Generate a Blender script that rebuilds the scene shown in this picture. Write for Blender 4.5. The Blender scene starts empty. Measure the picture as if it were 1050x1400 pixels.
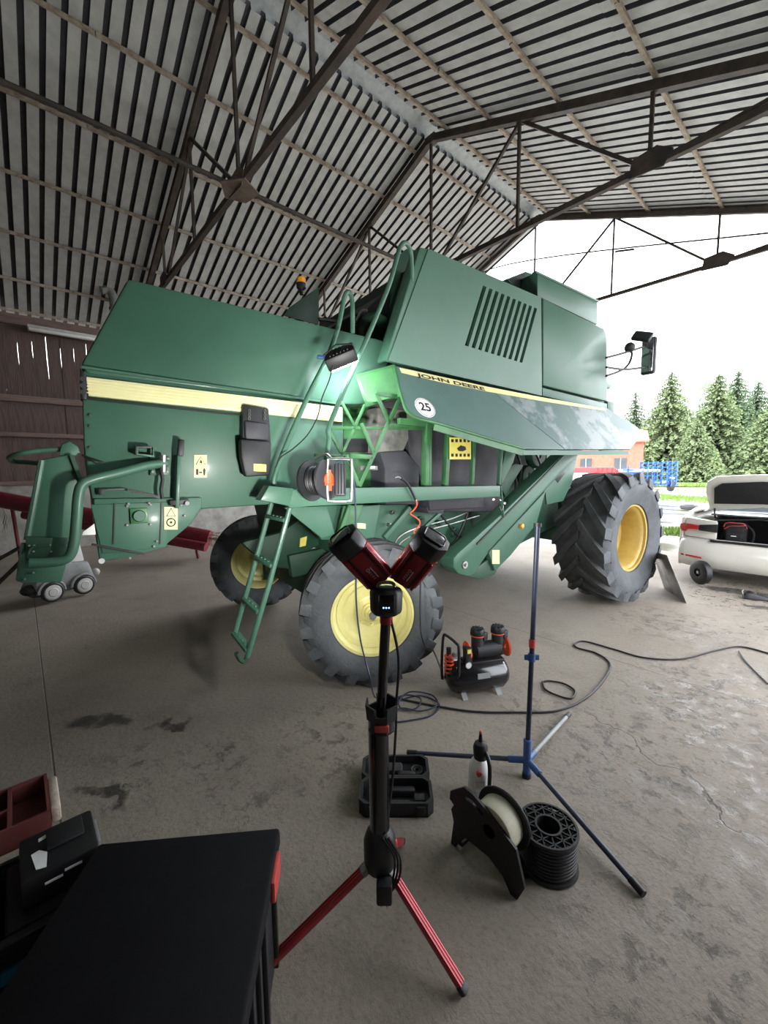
import bpy, bmesh, math, random
from mathutils import Vector as Vc, Matrix as Mx, Euler
random.seed(7)
R = math.radians
scn = bpy.context.scene
col = scn.collection

# ------------------------------------------------------------------ camera
CAM = Vc((0, 0, 1.7)); FPX = 564.0
_y, _p, _r = R(48.7), R(-5.87), R(-0.64)
FW = Vc((-math.sin(_y)*math.cos(_p), math.cos(_y)*math.cos(_p), math.sin(_p)))
_R0 = Vc((math.cos(_y), math.sin(_y), 0)); _U0 = _R0.cross(FW)
RT = _R0*math.cos(_r) + _U0*math.sin(_r); UP = _U0*math.cos(_r) - _R0*math.sin(_r)
cd = bpy.data.cameras.new('camera'); cam = bpy.data.objects.new('camera', cd); col.objects.link(cam)
cd.sensor_fit = 'HORIZONTAL'; cd.sensor_width = 36; cd.lens = FPX/1050*36; cd.clip_start = .02; cd.clip_end = 600
m = Mx((RT, UP, -FW)).transposed().to_4x4(); m.translation = CAM; cam.matrix_world = m
scn.camera = cam

# ------------------------------------------------------------------ sky, exposure
scn.view_settings.view_transform = 'Standard'; scn.view_settings.look = 'None'
scn.view_settings.gamma = 1; scn.view_settings.use_curve_mapping = False
scn.view_settings.exposure = 3.05
w = bpy.data.worlds.new('overcast_sky'); scn.world = w; w.use_nodes = True
nt = w.node_tree; nt.nodes.clear()
out = nt.nodes.new('ShaderNodeOutputWorld'); bg = nt.nodes.new('ShaderNodeBackground')
tc = nt.nodes.new('ShaderNodeTexCoord'); nz = nt.nodes.new('ShaderNodeTexNoise'); rp = nt.nodes.new('ShaderNodeValToRGB')
nz.inputs['Scale'].default_value = 2.2; nz.inputs['Detail'].default_value = 5
rp.color_ramp.elements[0].position = .3; rp.color_ramp.elements[0].color = (.74, .80, .92, 1)
rp.color_ramp.elements[1].position = .65; rp.color_ramp.elements[1].color = (1, 1, 1, 1)
nt.links.new(tc.outputs['Generated'], nz.inputs['Vector']); nt.links.new(nz.outputs['Fac'], rp.inputs['Fac'])
nt.links.new(rp.outputs['Color'], bg.inputs['Color']); bg.inputs['Strength'].default_value = 1.0
nt.links.new(bg.outputs['Background'], out.inputs['Surface'])

# ------------------------------------------------------------------ helpers: measuring
def ray(px, py): return FW + RT*((px-525)/FPX) - UP*((py-700)/FPX)
def G(px, py, z=0.0):
    d = ray(px, py); return CAM + d*((z-CAM.z)/d.z)
VO = Vc((-2.36, 1.945, 0)); VA = R(5.5)          # harvester frame: x to its right side, y forward
VF = Vc((math.sin(VA), math.cos(VA), 0)); VX = Vc((math.cos(VA), -math.sin(VA), 0))
def loc(P): d = P-VO; return Vc((d.dot(VX), d.dot(VF), P.z))
def q(px, py, x=0.0):                             # point on the harvester plane x = const, harvester coordinates
    d = ray(px, py); o = VO + VX*x; return loc(CAM + d*((o-CAM).dot(VX)/d.dot(VX)))
def qf(px, py, y):                                # the same on a plane y = const
    d = ray(px, py); o = VO + VF*y; return loc(CAM + d*((o-CAM).dot(VF)/d.dot(VF)))
def lerp(a, b, t): return a+(b-a)*t

# ------------------------------------------------------------------ helpers: meshes
def spline(pts, n=6, closed=False):
    P = [Vc(p) for p in pts]; N = len(P); o = []
    rng = range(N) if closed else range(N-1)
    for i in rng:
        if closed: a, b, c, d = P[i-1], P[i], P[(i+1) % N], P[(i+2) % N]
        else: a, b, c, d = P[max(i-1, 0)], P[i], P[i+1], P[min(i+2, N-1)]
        for k in range(n):
            t = k/n
            o.append(.5*((2*b)+(c-a)*t+(2*a-5*b+4*c-d)*t*t+(3*b-a-3*c+d)*t**3))
    if not closed: o.append(P[-1])
    return o
class MB:
    def __init__(s): s.v = []; s.f = []
    def add(s, vs, fs):
        o = len(s.v); s.v += [Vc(x) for x in vs]; s.f += [tuple(i+o for i in f) for f in fs]; return s
    def box(s, c, d, rot=None):
        c = Vc(c); vs = []
        for x in (-.5, .5):
            for y in (-.5, .5):
                for z in (-.5, .5):
                    p = Vc((x*d[0], y*d[1], z*d[2]))
                    if rot is not None: p = rot @ p
                    vs.append(c+p)
        return s.add(vs, [(0,1,3,2),(4,6,7,5),(0,4,5,1),(2,3,7,6),(0,2,6,4),(1,5,7,3)])
    def bar(s, a, b, wd, h, up=(0, 0, 1)):
        a, b = Vc(a), Vc(b); t = (b-a).normalized(); u = Vc(up)
        if abs(t.dot(u)) > .97: u = Vc((1, 0, 0)) if abs(t.x) < .9 else Vc((0, 1, 0))
        n = t.cross(u).normalized(); u = n.cross(t)
        vs = [p+n*(sx*wd/2)+u*(sz*h/2) for p in (a, b) for sx, sz in ((-1,-1),(1,-1),(1,1),(-1,1))]
        return s.add(vs, [(0,1,2,3),(7,6,5,4),(0,4,5,1),(1,5,6,2),(2,6,7,3),(3,7,4,0)])
    def tube(s, pts, r, n=8, closed=False, cap=True):
        P = [Vc(p) for p in pts]; N = len(P); rr = r if isinstance(r, (list, tuple)) else [r]*N
        vs = []; prev = None
        for i in range(N):
            if closed: t = P[(i+1) % N]-P[i-1]
            else: t = P[min(i+1, N-1)]-P[max(i-1, 0)]
            t = t.normalized() if t.length > 1e-9 else Vc((0, 0, 1))
            if prev is None:
                u = Vc((0, 0, 1)) if abs(t.z) < .9 else Vc((1, 0, 0))
                u = (u - t*u.dot(t)).normalized()
            else:
                u = prev - t*prev.dot(t); u = u.normalized() if u.length > 1e-6 else t.orthogonal().normalized()
            prev = u; b = t.cross(u)
            for k in range(n):
                a = 2*math.pi*k/n; vs.append(P[i]+(u*math.cos(a)+b*math.sin(a))*rr[i])
        fs = []
        for i in range(N if closed else N-1):
            j = (i+1) % N
            for k in range(n): fs.append((i*n+k, i*n+(k+1) % n, j*n+(k+1) % n, j*n+k))
        if cap and not closed: fs += [tuple(range(n-1, -1, -1)), tuple((N-1)*n+k for k in range(n))]
        return s.add(vs, fs)
    def cyl(s, a, b, r0, r1=None, n=16): return s.tube([a, b], [r0, r0 if r1 is None else r1], n)
    def lathe(s, prof, o, ax, n=32, close=False):
        o = Vc(o); ax = Vc(ax).normalized(); u = ax.orthogonal().normalized() if abs(ax.z) > .9 else (Vc((0,0,1))-ax*ax.z).normalized(); b = ax.cross(u)
        vs = []; M_ = len(prof)
        for k in range(n):
            a = 2*math.pi*k/n; d = u*math.cos(a)+b*math.sin(a)
            for r, h in prof: vs.append(o+ax*h+d*r)
        fs = []
        for k in range(n):
            j = (k+1) % n
            for i in range(M_ if close else M_-1):
                i2 = (i+1) % M_; fs.append((k*M_+i, k*M_+i2, j*M_+i2, j*M_+i))
        return s.add(vs, fs)
    def prism(s, poly, vec):
        n = len(poly); vec = Vc(vec); P = [Vc(p) for p in poly]
        fs = [tuple(range(n)), tuple(range(2*n-1, n-1, -1))]+[(i, i+n, (i+1) % n+n, (i+1) % n) for i in range(n)]
        return s.add(P+[p+vec for p in P], fs)
    def plate(s, outer, holes, vec):              # planar outline with real holes, given thickness
        bm = bmesh.new(); es = []; vec = Vc(vec); loops = []
        for lp in [outer]+list(holes):
            vv = [bm.verts.new(p) for p in lp]; loops.append(vv)
            for i in range(len(vv)): es.append(bm.edges.new((vv[i], vv[(i+1) % len(vv)])))
        bmesh.ops.triangle_fill(bm, use_beauty=True, use_dissolve=False, edges=es)
        bm.verts.index_update(); vs = [v.co.copy() for v in bm.verts]; n = len(vs)
        fs = [tuple(v.index for v in f.verts) for f in bm.faces]
        lf = [tuple(i+n for i in reversed(f)) for f in fs]; sd = []
        for vv in loops:
            for i in range(len(vv)):
                a, b = vv[i].index, vv[(i+1) % len(vv)].index; sd.append((a, b, b+n, a+n))
        bm.free(); return s.add(vs+[p+vec for p in vs], fs+lf+sd)
    def ball(s, c, r, n=12, m_=8, sc=(1, 1, 1)):
        prof = [(max(1e-4, r*math.sin(math.pi*i/m_)), -r*math.cos(math.pi*i/m_)) for i in range(m_+1)]
        k = len(s.v); s.lathe(prof, (0, 0, 0), (0, 0, 1), n)
        for i in range(k, len(s.v)): p = s.v[i]; s.v[i] = Vc(c)+Vc((p.x*sc[0], p.y*sc[1], p.z*sc[2]))
        return s
    def mesh(s, name, smooth=35, bevel=0, seg=2, weld=0):
        me = bpy.data.meshes.new(name); me.from_pydata([tuple(v) for v in s.v], [], s.f)
        bm = bmesh.new(); bm.from_mesh(me)
        if weld: bmesh.ops.remove_doubles(bm, verts=bm.verts, dist=weld)
        bmesh.ops.recalc_face_normals(bm, faces=bm.faces)
        if bevel:
            ed = [e for e in bm.edges if len(e.link_faces) == 2 and e.calc_face_angle(0) > R(28)]
            bmesh.ops.bevel(bm, geom=ed, offset=bevel, segments=seg, profile=.5, affect='EDGES', clamp_overlap=True)
        bm.to_mesh(me); bm.free()
        if smooth:
            me.polygons.foreach_set('use_smooth', [True]*len(me.polygons)); me.set_sharp_from_angle(angle=R(smooth))
        return me
    def build(s, name, mat, parent=None, smooth=35, bevel=0, seg=2, weld=0, label=None, local=None):
        me = s.mesh(name, smooth, bevel, seg, weld); me.materials.append(mat)
        o = bpy.data.objects.new(name, me); col.objects.link(o)
        if parent is not None: o.parent = parent
        if label: o['label'] = label
        return o
def tag(o, label, cat, group=None, kind=None):
    if label: o['label'] = label
    if cat: o['category'] = cat
    if group: o['group'] = group
    if kind: o['kind'] = kind
    return o
def thing(name, label, cat, at=(0, 0, 0), rz=0, group=None):
    o = bpy.data.objects.new(name, None); o.empty_display_size = .1; col.objects.link(o)
    o.location = at; o.rotation_euler = (0, 0, rz); return tag(o, label, cat, group)
def text(s, size, name, mat, parent, mw, extrude=.0008, bold=False, squeeze=1):
    cu = bpy.data.curves.new(name, 'FONT'); cu.body = s; cu.size = size; cu.extrude = extrude; cu.align_x = 'CENTER'; cu.align_y = 'CENTER'
    if bold: cu.offset = size*.018
    t = bpy.data.objects.new(name, cu); col.objects.link(t)
    dg = bpy.context.evaluated_depsgraph_get(); dg.update()
    me = bpy.data.meshes.new_from_object(t.evaluated_get(dg)); bpy.data.objects.remove(t)
    me.transform(mw @ Mx.Diagonal((squeeze, 1, 1, 1))); me.materials.clear(); me.materials.append(mat); me.name = name
    o = bpy.data.objects.new(name, me); col.objects.link(o); o.parent = parent; return o
def frame(o, xd, yd):
    x = Vc(xd).normalized(); z = x.cross(Vc(yd)).normalized(); y = z.cross(x)
    mm = Mx((x, y, z)).transposed().to_4x4(); mm.translation = Vc(o); return mm
def parts_copy(src, parent=None):
    c = src.copy(); col.objects.link(c); c.parent = parent
    for ch in list(src.children): parts_copy(ch, c)
    return c

# ------------------------------------------------------------------ helpers: materials
M = {}
def mat(name, c, rough=.5, metal=0, c2=None, sc=6, lo=.4, hi=.65, bump=0, bsc=40, coat=0, spec=.5, rvar=0, emit=None, es=0, stretch=None, trans=0):
    m_ = bpy.data.materials.new(name); m_.use_nodes = True; t = m_.node_tree; b = t.nodes['Principled BSDF']
    b.inputs['Base Color'].default_value = (*c, 1); b.inputs['Roughness'].default_value = rough; b.inputs['Metallic'].default_value = metal
    b.inputs['Coat Weight'].default_value = coat; b.inputs['Coat Roughness'].default_value = .15; b.inputs['Specular IOR Level'].default_value = spec
    b.inputs['Transmission Weight'].default_value = trans
    if emit: b.inputs['Emission Color'].default_value = (*emit, 1); b.inputs['Emission Strength'].default_value = es
    tcn = t.nodes.new('ShaderNodeTexCoord'); vec = tcn.outputs['Object']
    if stretch:
        mp = t.nodes.new('ShaderNodeMapping'); mp.inputs['Scale'].default_value = stretch; t.links.new(vec, mp.inputs['Vector']); vec = mp.outputs['Vector']
    n1 = t.nodes.new('ShaderNodeTexNoise'); n1.inputs['Scale'].default_value = sc; n1.inputs['Detail'].default_value = 7; n1.inputs['Roughness'].default_value = .62
    t.links.new(vec, n1.inputs['Vector'])
    r = t.nodes.new('ShaderNodeValToRGB'); e = r.color_ramp.elements
    e[0].position = lo; e[1].position = hi; c2 = c2 or tuple(x*.8 for x in c)
    e[0].color = (*c, 1); e[1].color = (*c2, 1)
    t.links.new(n1.outputs['Fac'], r.inputs['Fac']); t.links.new(r.outputs['Color'], b.inputs['Base Color'])
    if rvar:
        mr = t.nodes.new('ShaderNodeMapRange'); mr.inputs['From Min'].default_value = .3; mr.inputs['From Max'].default_value = .7
        mr.inputs['To Min'].default_value = max(0.02, rough-rvar); mr.inputs['To Max'].default_value = min(1, rough+rvar)
        t.links.new(n1.outputs['Fac'], mr.inputs['Value']); t.links.new(mr.outputs['Result'], b.inputs['Roughness'])
    if bump:
        n2 = t.nodes.new('ShaderNodeTexNoise'); n2.inputs['Scale'].default_value = bsc; n2.inputs['Detail'].default_value = 5; t.links.new(vec, n2.inputs['Vector'])
        bp = t.nodes.new('ShaderNodeBump'); bp.inputs['Strength'].default_value = bump; bp.inputs['Distance'].default_value = .02
        t.links.new(n2.outputs['Fac'], bp.inputs['Height']); t.links.new(bp.outputs['Normal'], b.inputs['Normal'])
    M[name] = m_; return m_

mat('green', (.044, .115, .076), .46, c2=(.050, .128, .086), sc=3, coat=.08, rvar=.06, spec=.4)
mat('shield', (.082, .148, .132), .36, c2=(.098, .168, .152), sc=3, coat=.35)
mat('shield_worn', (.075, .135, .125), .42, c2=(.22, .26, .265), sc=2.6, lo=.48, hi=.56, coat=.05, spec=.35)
mat('green_frame', (.040, .145, .050), .45, c2=(.030, .10, .040), sc=5, coat=.15, rvar=.1)
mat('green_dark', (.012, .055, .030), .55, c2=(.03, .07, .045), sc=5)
mat('yellow', (.62, .55, .12), .45, c2=(.50, .43, .09), sc=4, coat=.1)
mat('stripe', (.78, .75, .42), .4, c2=(.72, .68, .35), sc=5)
mat('black', (.006, .006, .008), .5, c2=(.010, .010, .012), sc=8)
mat('lid_black', (.005, .005, .007), .75, c2=(.007, .007, .009), sc=8, spec=.2)
mat('black_gloss', (.006, .006, .008), .2, sc=4, coat=.4)
mat('plastic', (.014, .0145, .017), .55, c2=(.010, .0105, .013), sc=20, bump=.05, bsc=200)
mat('tank', (.028, .028, .037), .6, c2=(.065, .06, .06), sc=3.5, lo=.5, hi=.8)
mat('dusty', (.17, .165, .15), .85, c2=(.07, .07, .07), sc=7)
mat('tire', (.030, .032, .035), .75, c2=(.085, .088, .09), sc=5, lo=.35, hi=.8, bump=.25, bsc=60)
mat('tire_side', (.050, .056, .063), .7, c2=(.125, .135, .145), sc=4, lo=.3, hi=.8, bump=.2, bsc=50)
mat('rim_yellow', (.70, .65, .27), .5, c2=(.60, .53, .18), sc=6, coat=.1, hi=.8)
mat('rim_gold', (.52, .37, .10), .5, c2=(.42, .29, .07), sc=6, coat=.1)
mat('steel', (.42, .42, .42), .4, 1, c2=(.25, .24, .23), sc=9, rvar=.12)
mat('sheet_steel', (.36, .36, .36), .38, .85, c2=(.2, .19, .18), sc=3, rvar=.15)
mat('galv', (.50, .53, .54), .55, .35, c2=(.38, .41, .42), sc=9, bump=.08, bsc=30)
mat('roof_sheet', (.56, .575, .575), .7, .0, c2=(.45, .465, .47), sc=5, bump=.05, bsc=24)
mat('rib_dark', (.085, .090, .105), .6, .1, c2=(.12, .12, .13), sc=6)
mat('rust', (.26, .20, .155), .75, .0, c2=(.56, .50, .41), sc=9, lo=.35, hi=.7, bump=.2, bsc=60)
mat('gusset', (.14, .10, .075), .7, .2, c2=(.20, .16, .13), sc=8)
mat('truss', (.048, .043, .041), .65, .2, c2=(.10, .075, .06), sc=5, bump=.15, bsc=60)
mat('wood', (.125, .085, .072), .85, c2=(.075, .052, .046), sc=4, stretch=(6, 6, .6), bump=.4, bsc=10)
mat('wood_rail', (.22, .15, .125), .85, c2=(.15, .105, .09), sc=4, stretch=(6, .6, 6), bump=.3, bsc=10)
mat('concrete_wall', (.36, .35, .32), .9, c2=(.22, .21, .19), sc=3, bump=.4, bsc=14)
mat('red_paint', (.21, .016, .028), .42, c2=(.13, .014, .02), sc=5, coat=.2)
mat('tray_red', (.12, .030, .026), .6, c2=(.16, .05, .04), sc=6)
mat('red_alu', (.30, .018, .026), .35, .35, c2=(.24, .014, .02), sc=20, coat=.15)
mat('red_leg', (.42, .035, .045), .38, .25, c2=(.36, .03, .04), sc=20)
mat('red_light', (.55, .07, .06), .5, sc=20)
mat('orange', (.75, .10, .035), .45, c2=(.62, .08, .03), sc=12)
mat('amber', (.95, .36, .03), .25, sc=12, coat=.4)
mat('blue', (.030, .085, .24), .45, c2=(.026, .075, .2), sc=10)
mat('teal', (.02, .16, .28), .5, sc=10)
mat('lead_blue', (.035, .042, .075), .42, .3, sc=12)
mat('white_plastic', (.78, .78, .76), .45, c2=(.70, .70, .68), sc=8)
mat('cream', (.50, .48, .36), .6, c2=(.44, .42, .31), sc=8, stretch=(1, 1, 30))
mat('label_yellow', (.80, .70, .16), .5, sc=20, c2=(.74, .64, .14))
mat('label_cream', (.78, .73, .36), .5, sc=20, c2=(.72, .66, .32))
mat('print_black', (.01, .01, .01), .6, sc=20)
mat('print_white', (.85, .85, .85), .6, sc=20, c2=(.8, .8, .8))
mat('print_grey', (.62, .55, .55), .6, sc=20, c2=(.58, .5, .5))
mat('car_paint', (.70, .68, .62), .28, .0, c2=(.67, .65, .60), sc=2, coat=.6)
mat('glass', (.10, .12, .13), .06, spec=.8, sc=2, coat=.5)
mat('tail_red', (.55, .02, .025), .2, sc=10, coat=.5)
mat('fabric_black', (.012, .012, .014), .9, c2=(.02, .02, .022), sc=60, bump=.2, bsc=300)
mat('grey_plastic', (.28, .29, .29), .5, c2=(.20, .21, .21), sc=6)
mat('white_wheel', (.55, .55, .53), .5, sc=8)
mat('lamp_glass', (.9, .95, 1), .3, emit=(.85, .93, 1), es=14)
mat('blue_led', (.2, .4, 1), .3, emit=(.2, .5, 1), es=1.0)
mat('lens', (.30, .31, .32), .12, .6, c2=(.12, .12, .13), sc=30)
mat('mirror_glass', (.45, .47, .48), .08, .9, sc=8)
mat('brick', (.50, .17, .11), .85, c2=(.40, .13, .09), sc=4)
mat('imp_red', (.55, .045, .05), .55, sc=5)
mat('imp_blue', (.03, .14, .52), .5, sc=5)
mat('imp_grey', (.35, .36, .36), .6, sc=5)
mat('bark', (.10, .075, .055), .9, c2=(.06, .045, .035), sc=6)
mat('needles', (.105, .16, .085), .8, c2=(.14, .195, .10), sc=.8)
mat('needles_light', (.185, .24, .11), .8, c2=(.13, .18, .085), sc=.8)
mat('birch_leaf', (.22, .29, .14), .75, c2=(.10, .18, .06), sc=1)
mat('grass', (.17, .27, .055), .9, c2=(.12, .2, .045), sc=2)

def floor_material():
    m_ = bpy.data.materials.new('concrete_floor'); m_.use_nodes = True; t = m_.node_tree; b = t.nodes['Principled BSDF']
    N = t.nodes.new; Lk = t.links.new
    tcn = N('ShaderNodeTexCoord'); ob = tcn.outputs['Object']
    wn = N('ShaderNodeTexNoise'); wn.inputs['Scale'].default_value = 5; wn.inputs['Detail'].default_value = 6; Lk(ob, wn.inputs['Vector'])
    wm = N('ShaderNodeVectorMath'); wm.operation = 'MULTIPLY_ADD'; Lk(wn.outputs['Color'], wm.inputs[0]); wm.inputs[1].default_value = (.35, .35, 0); Lk(ob, wm.inputs[2])
    ws = N('ShaderNodeVectorMath'); ws.operation = 'SUBTRACT'; Lk(wm.outputs[0], ws.inputs[0]); ws.inputs[1].default_value = (.175, .175, 0); obw = ws.outputs[0]
    def noise(sc, det=8, ro=.6, dist=0):
        n = N('ShaderNodeTexNoise'); n.inputs['Scale'].default_value = sc; n.inputs['Detail'].default_value = det; n.inputs['Roughness'].default_value = ro; n.inputs['Distortion'].default_value = dist
        Lk(ob, n.inputs['Vector']); return n.outputs['Fac']
    def ramp(f, a, b_, lo=0., hi=1.):
        r = N('ShaderNodeMapRange'); r.inputs['From Min'].default_value = a; r.inputs['From Max'].default_value = b_; r.inputs['To Min'].default_value = lo; r.inputs['To Max'].default_value = hi
        Lk(f, r.inputs['Value']); return r.outputs['Result']
    def mth(op, a, b_):
        n = N('ShaderNodeMath'); n.operation = op; n.use_clamp = True
        for i, x in enumerate((a, b_)):
            if isinstance(x, (int, float)): n.inputs[i].default_value = x
            else: Lk(x, n.inputs[i])
        return n.outputs[0]
    def mix(f, a, b_):
        n = N('ShaderNodeMix'); n.data_type = 'RGBA'; Lk(f, n.inputs['Factor'])
        for k, x in (('A', a), ('B', b_)):
            sock = [s for s in n.inputs if s.name == k and s.type == 'RGBA'][0]
            if isinstance(x, tuple): sock.default_value = (*x, 1)
            else: Lk(x, sock)
        return [s for s in n.outputs if s.type == 'RGBA'][0]
    def blob(x, y, rx, ry, soft=.35, rot=0):              # a stain with a place of its own
        mp = N('ShaderNodeMapping'); mp.vector_type = 'TEXTURE'; mp.inputs['Location'].default_value = (x, y, 0); mp.inputs['Scale'].default_value = (rx, ry, 1); mp.inputs['Rotation'].default_value = (0, 0, rot)
        Lk(obw, mp.inputs['Vector']); ln = N('ShaderNodeVectorMath'); ln.operation = 'LENGTH'; Lk(mp.outputs['Vector'], ln.inputs[0])
        return ramp(ln.outputs['Value'], 1.0, 1-soft)
    base = mix(ramp(noise(.9, 9), .3, .7), (.205, .178, .143), (.322, .283, .232))
    base = mix(ramp(noise(7, 10, .7), .35, .75), base, (.265, .230, .186))
    base = mix(ramp(noise(45, 6, .7), .5, .72, 0, .65), base, (.12, .105, .088))
    base = mix(ramp(noise(2.2, 10, .7), .52, .72, 0, .55), base, (.145, .125, .10))
    fl = ramp(noise(9, 12, .72, .25), .52, .62)                       # flaked, oily patches
    areas = None
    for x, y, rx, ry in ((-2.1, 1.4, .55, .45), (-1.85, 1.2, .4, .35), (-2.36, .76, .38, .3), (-2.0, .74, .4, .22), (-.75, 2.6, .8, .9), (-.65, 3.6, .7, 1.4), (-1.2, 5.2, .9, .8), (-.25, 1.6, .5, .7), (-1.3, 2.6, .5, .5), (-2.6, .35, .4, .25)):
        bl = blob(x, y, rx, ry, .8); areas = bl if areas is None else mth('MAXIMUM', areas, bl)
    fm = mth('MULTIPLY', fl, areas)
    base = mix(mth('MULTIPLY', fm, .75), base, (.068, .06, .053))
    oil = None
    for x, y, rx, ry, ro_ in ((-3.31, .30, .24, .10, .85), (-2.92, .66, .13, .04, .6), (-2.5, .22, .2, .05, .5), (-.95, 7.2, .5, .2, .2), (-.5, 6.6, .35, .12, .2)):
        bl = blob(x, y, rx, ry, .3, ro_); oil = bl if oil is None else mth('MAXIMUM', oil, bl)
    on = mth('MULTIPLY', oil, ramp(noise(9, 6), .25, .5))
    base = mix(mth('MULTIPLY', on, .85), base, (.035, .032, .03))
    wet = mth('MULTIPLY', ramp(noise(11, 10, .75, .3), .50, .58), mth('MAXIMUM', mth('MULTIPLY', blob(-.45, 4.2, .9, 3.0, .5), ramp(noise(1.6, 4), .42, .52)), blob(-.9, 7.0, .9, 1.3, .5)))
    base = mix(mth('MULTIPLY', wet, .45), base, (.09, .085, .075))
    # slab joints
    sp = N('ShaderNodeSeparateXYZ'); Lk(ob, sp.inputs[0])
    def line(axis, v, wd=.006):
        d = N('ShaderNodeMath'); d.operation = 'SUBTRACT'; Lk(sp.outputs[axis], d.inputs[0]); d.inputs[1].default_value = v
        a = N('ShaderNodeMath'); a.operation = 'ABSOLUTE'; Lk(d.outputs[0], a.inputs[0]); return ramp(a.outputs[0], wd, wd*.4)
    jl = mth('MAXIMUM', mth('MULTIPLY', line('Y', .02), .8), mth('MAXIMUM', mth('MULTIPLY', line('Y', 3.83), .8), blob(-.65, 2.66, .75, .008, .5, -.45)))
    base = mix(mth('MULTIPLY', jl, .7), base, (.05, .046, .042))
    Lk(base, b.inputs['Base Color'])
    ro = N('ShaderNodeMath'); ro.operation = 'SUBTRACT'; ro.inputs[0].default_value = .78; Lk(mth('MULTIPLY', mth('MAXIMUM', wet, mth('MULTIPLY', on, .5)), .68), ro.inputs[1]); Lk(ro.outputs[0], b.inputs['Roughness'])
    hb = N('ShaderNodeMath'); hb.operation = 'SUBTRACT'; Lk(noise(30, 8, .7), hb.inputs[0]); Lk(mth('MAXIMUM', fm, jl), hb.inputs[1])
    bp = N('ShaderNodeBump'); bp.inputs['Strength'].default_value = .5; bp.inputs['Distance'].default_value = .012; Lk(hb.outputs[0], bp.inputs['Height']); Lk(bp.outputs['Normal'], b.inputs['Normal'])
    M['floor'] = m_
def yard_material():
    m_ = bpy.data.materials.new('wet_yard'); m_.use_nodes = True; t = m_.node_tree; b = t.nodes['Principled BSDF']
    N = t.nodes.new; Lk = t.links.new; ob = N('ShaderNodeTexCoord').outputs['Object']
    mp = N('ShaderNodeMapping'); mp.inputs['Scale'].default_value = (.35, 1.2, 1); mp.inputs['Rotation'].default_value = (0, 0, .5); Lk(ob, mp.inputs['Vector'])
    n = N('ShaderNodeTexNoise'); n.inputs['Scale'].default_value = .8; n.inputs['Detail'].default_value = 8; Lk(mp.outputs['Vector'], n.inputs['Vector'])
    r = N('ShaderNodeValToRGB'); e = r.color_ramp.elements; e[0].position = .38; e[0].color = (.14, .125, .10, 1); e[1].position = .62; e[1].color = (.30, .28, .24, 1); Lk(n.outputs['Fac'], r.inputs['Fac']); Lk(r.outputs['Color'], b.inputs['Base Color'])
    q_ = N('ShaderNodeMapRange'); q_.inputs['From Min'].default_value = .42; q_.inputs['From Max'].default_value = .56; q_.inputs['To Min'].default_value = .12; q_.inputs['To Max'].default_value = .75; Lk(n.outputs['Fac'], q_.inputs['Value']); Lk(q_.outputs['Result'], b.inputs['Roughness'])
    bp = N('ShaderNodeBump'); bp.inputs['Strength'].default_value = .5; bp.inputs['Distance'].default_value = .06; Lk(n.outputs['Fac'], bp.inputs['Height']); Lk(bp.outputs['Normal'], b.inputs['Normal'])
    M['yard'] = m_
floor_material(); yard_material()

# ================================================================== the shed
XL, XR, Y0, Y1 = -11.70, 1.70, -6.0, 9.55
RX, RZ, SL, ZT, SP = -5.30, 7.475, .398, 5.22, 1.725
def zr(x): return RZ - SL*abs(x-RX)
def struct(o): o['kind'] = 'structure'; return o
fl = struct(MB().box(((XL+XR)/2, (Y0+Y1)/2, -.10), (XR-XL+.3, Y1-Y0+.3, .20)).build('floor', M['floor'], smooth=0))
# yard outside with uneven, rutted surface
yb = MB(); nx, ny = 60, 80
for j in range(ny+1):
    yy = -40 + 180*j/ny
    for i in range(nx+1):
        xx = -70 + 120*i/nx; yb.v.append(Vc((xx, yy, -.075 + .035*math.sin(xx*.9+yy*.35)*math.sin(yy*.6+1))))
for j in range(ny):
    for i in range(nx): a = j*(nx+1)+i; yb.f.append((a, a+1, a+nx+2, a+nx+1))
struct(yb.build('ground', M['yard'], smooth=60))

# left wall: concrete plinth with planks above
wl = struct(MB().box((XL-.12, (Y0+Y1)/2, .76), (.24, Y1-Y0, 1.52)).build('wall_left', M['concrete_wall'], bevel=.01))
def board_mesh(g0, g1, gap):
    h = .1185
    mb = MB().prism([(-.015, -h, -1.71), (-.015, h, -1.71), (-.015, h, g0), (-.015, h-gap, (g0+g1)/2), (-.015, h-gap*.6, g1-.05), (-.015, h, g1), (-.015, h, 1.71), (-.015, -h, 1.71)], (.03, 0, 0))
    me = mb.mesh('board', 0); me.materials.append(M['wood']); return me
bds = [board_mesh(.55, 1.35, .010), board_mesh(.75, 1.25, .007), board_mesh(.45, 1.45, .012), board_mesh(.2, .3, .001), board_mesh(.9, 1.3, .008)]
y = Y0+.13; k = 0
while y < Y1:
    o = bpy.data.objects.new('board', bds[(k*3+k//4) % 5]); col.objects.link(o); o.parent = wl; k += 1
    o.location = (XL-.06+random.uniform(-.008, .008), y, 3.20+random.uniform(-.02, .02)); y += .2371
for z, h, t in ((4.86, .20, .14), (3.27, .13, .08), (2.52, .09, .08), (1.50, .08, .10)):
    MB().box((XL+t/2-.04, (Y0+Y1)/2, z), (t, Y1-Y0, h)).build('rail', M['wood_rail'], wl, bevel=.006)
for yy in (-4.7, -1.2, 2.32, 5.85, 9.45):
    MB().box((XL+.16, yy, 2.45), (.14, .14, 4.9)).build('post', M['truss'], wl, bevel=.004)
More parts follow.
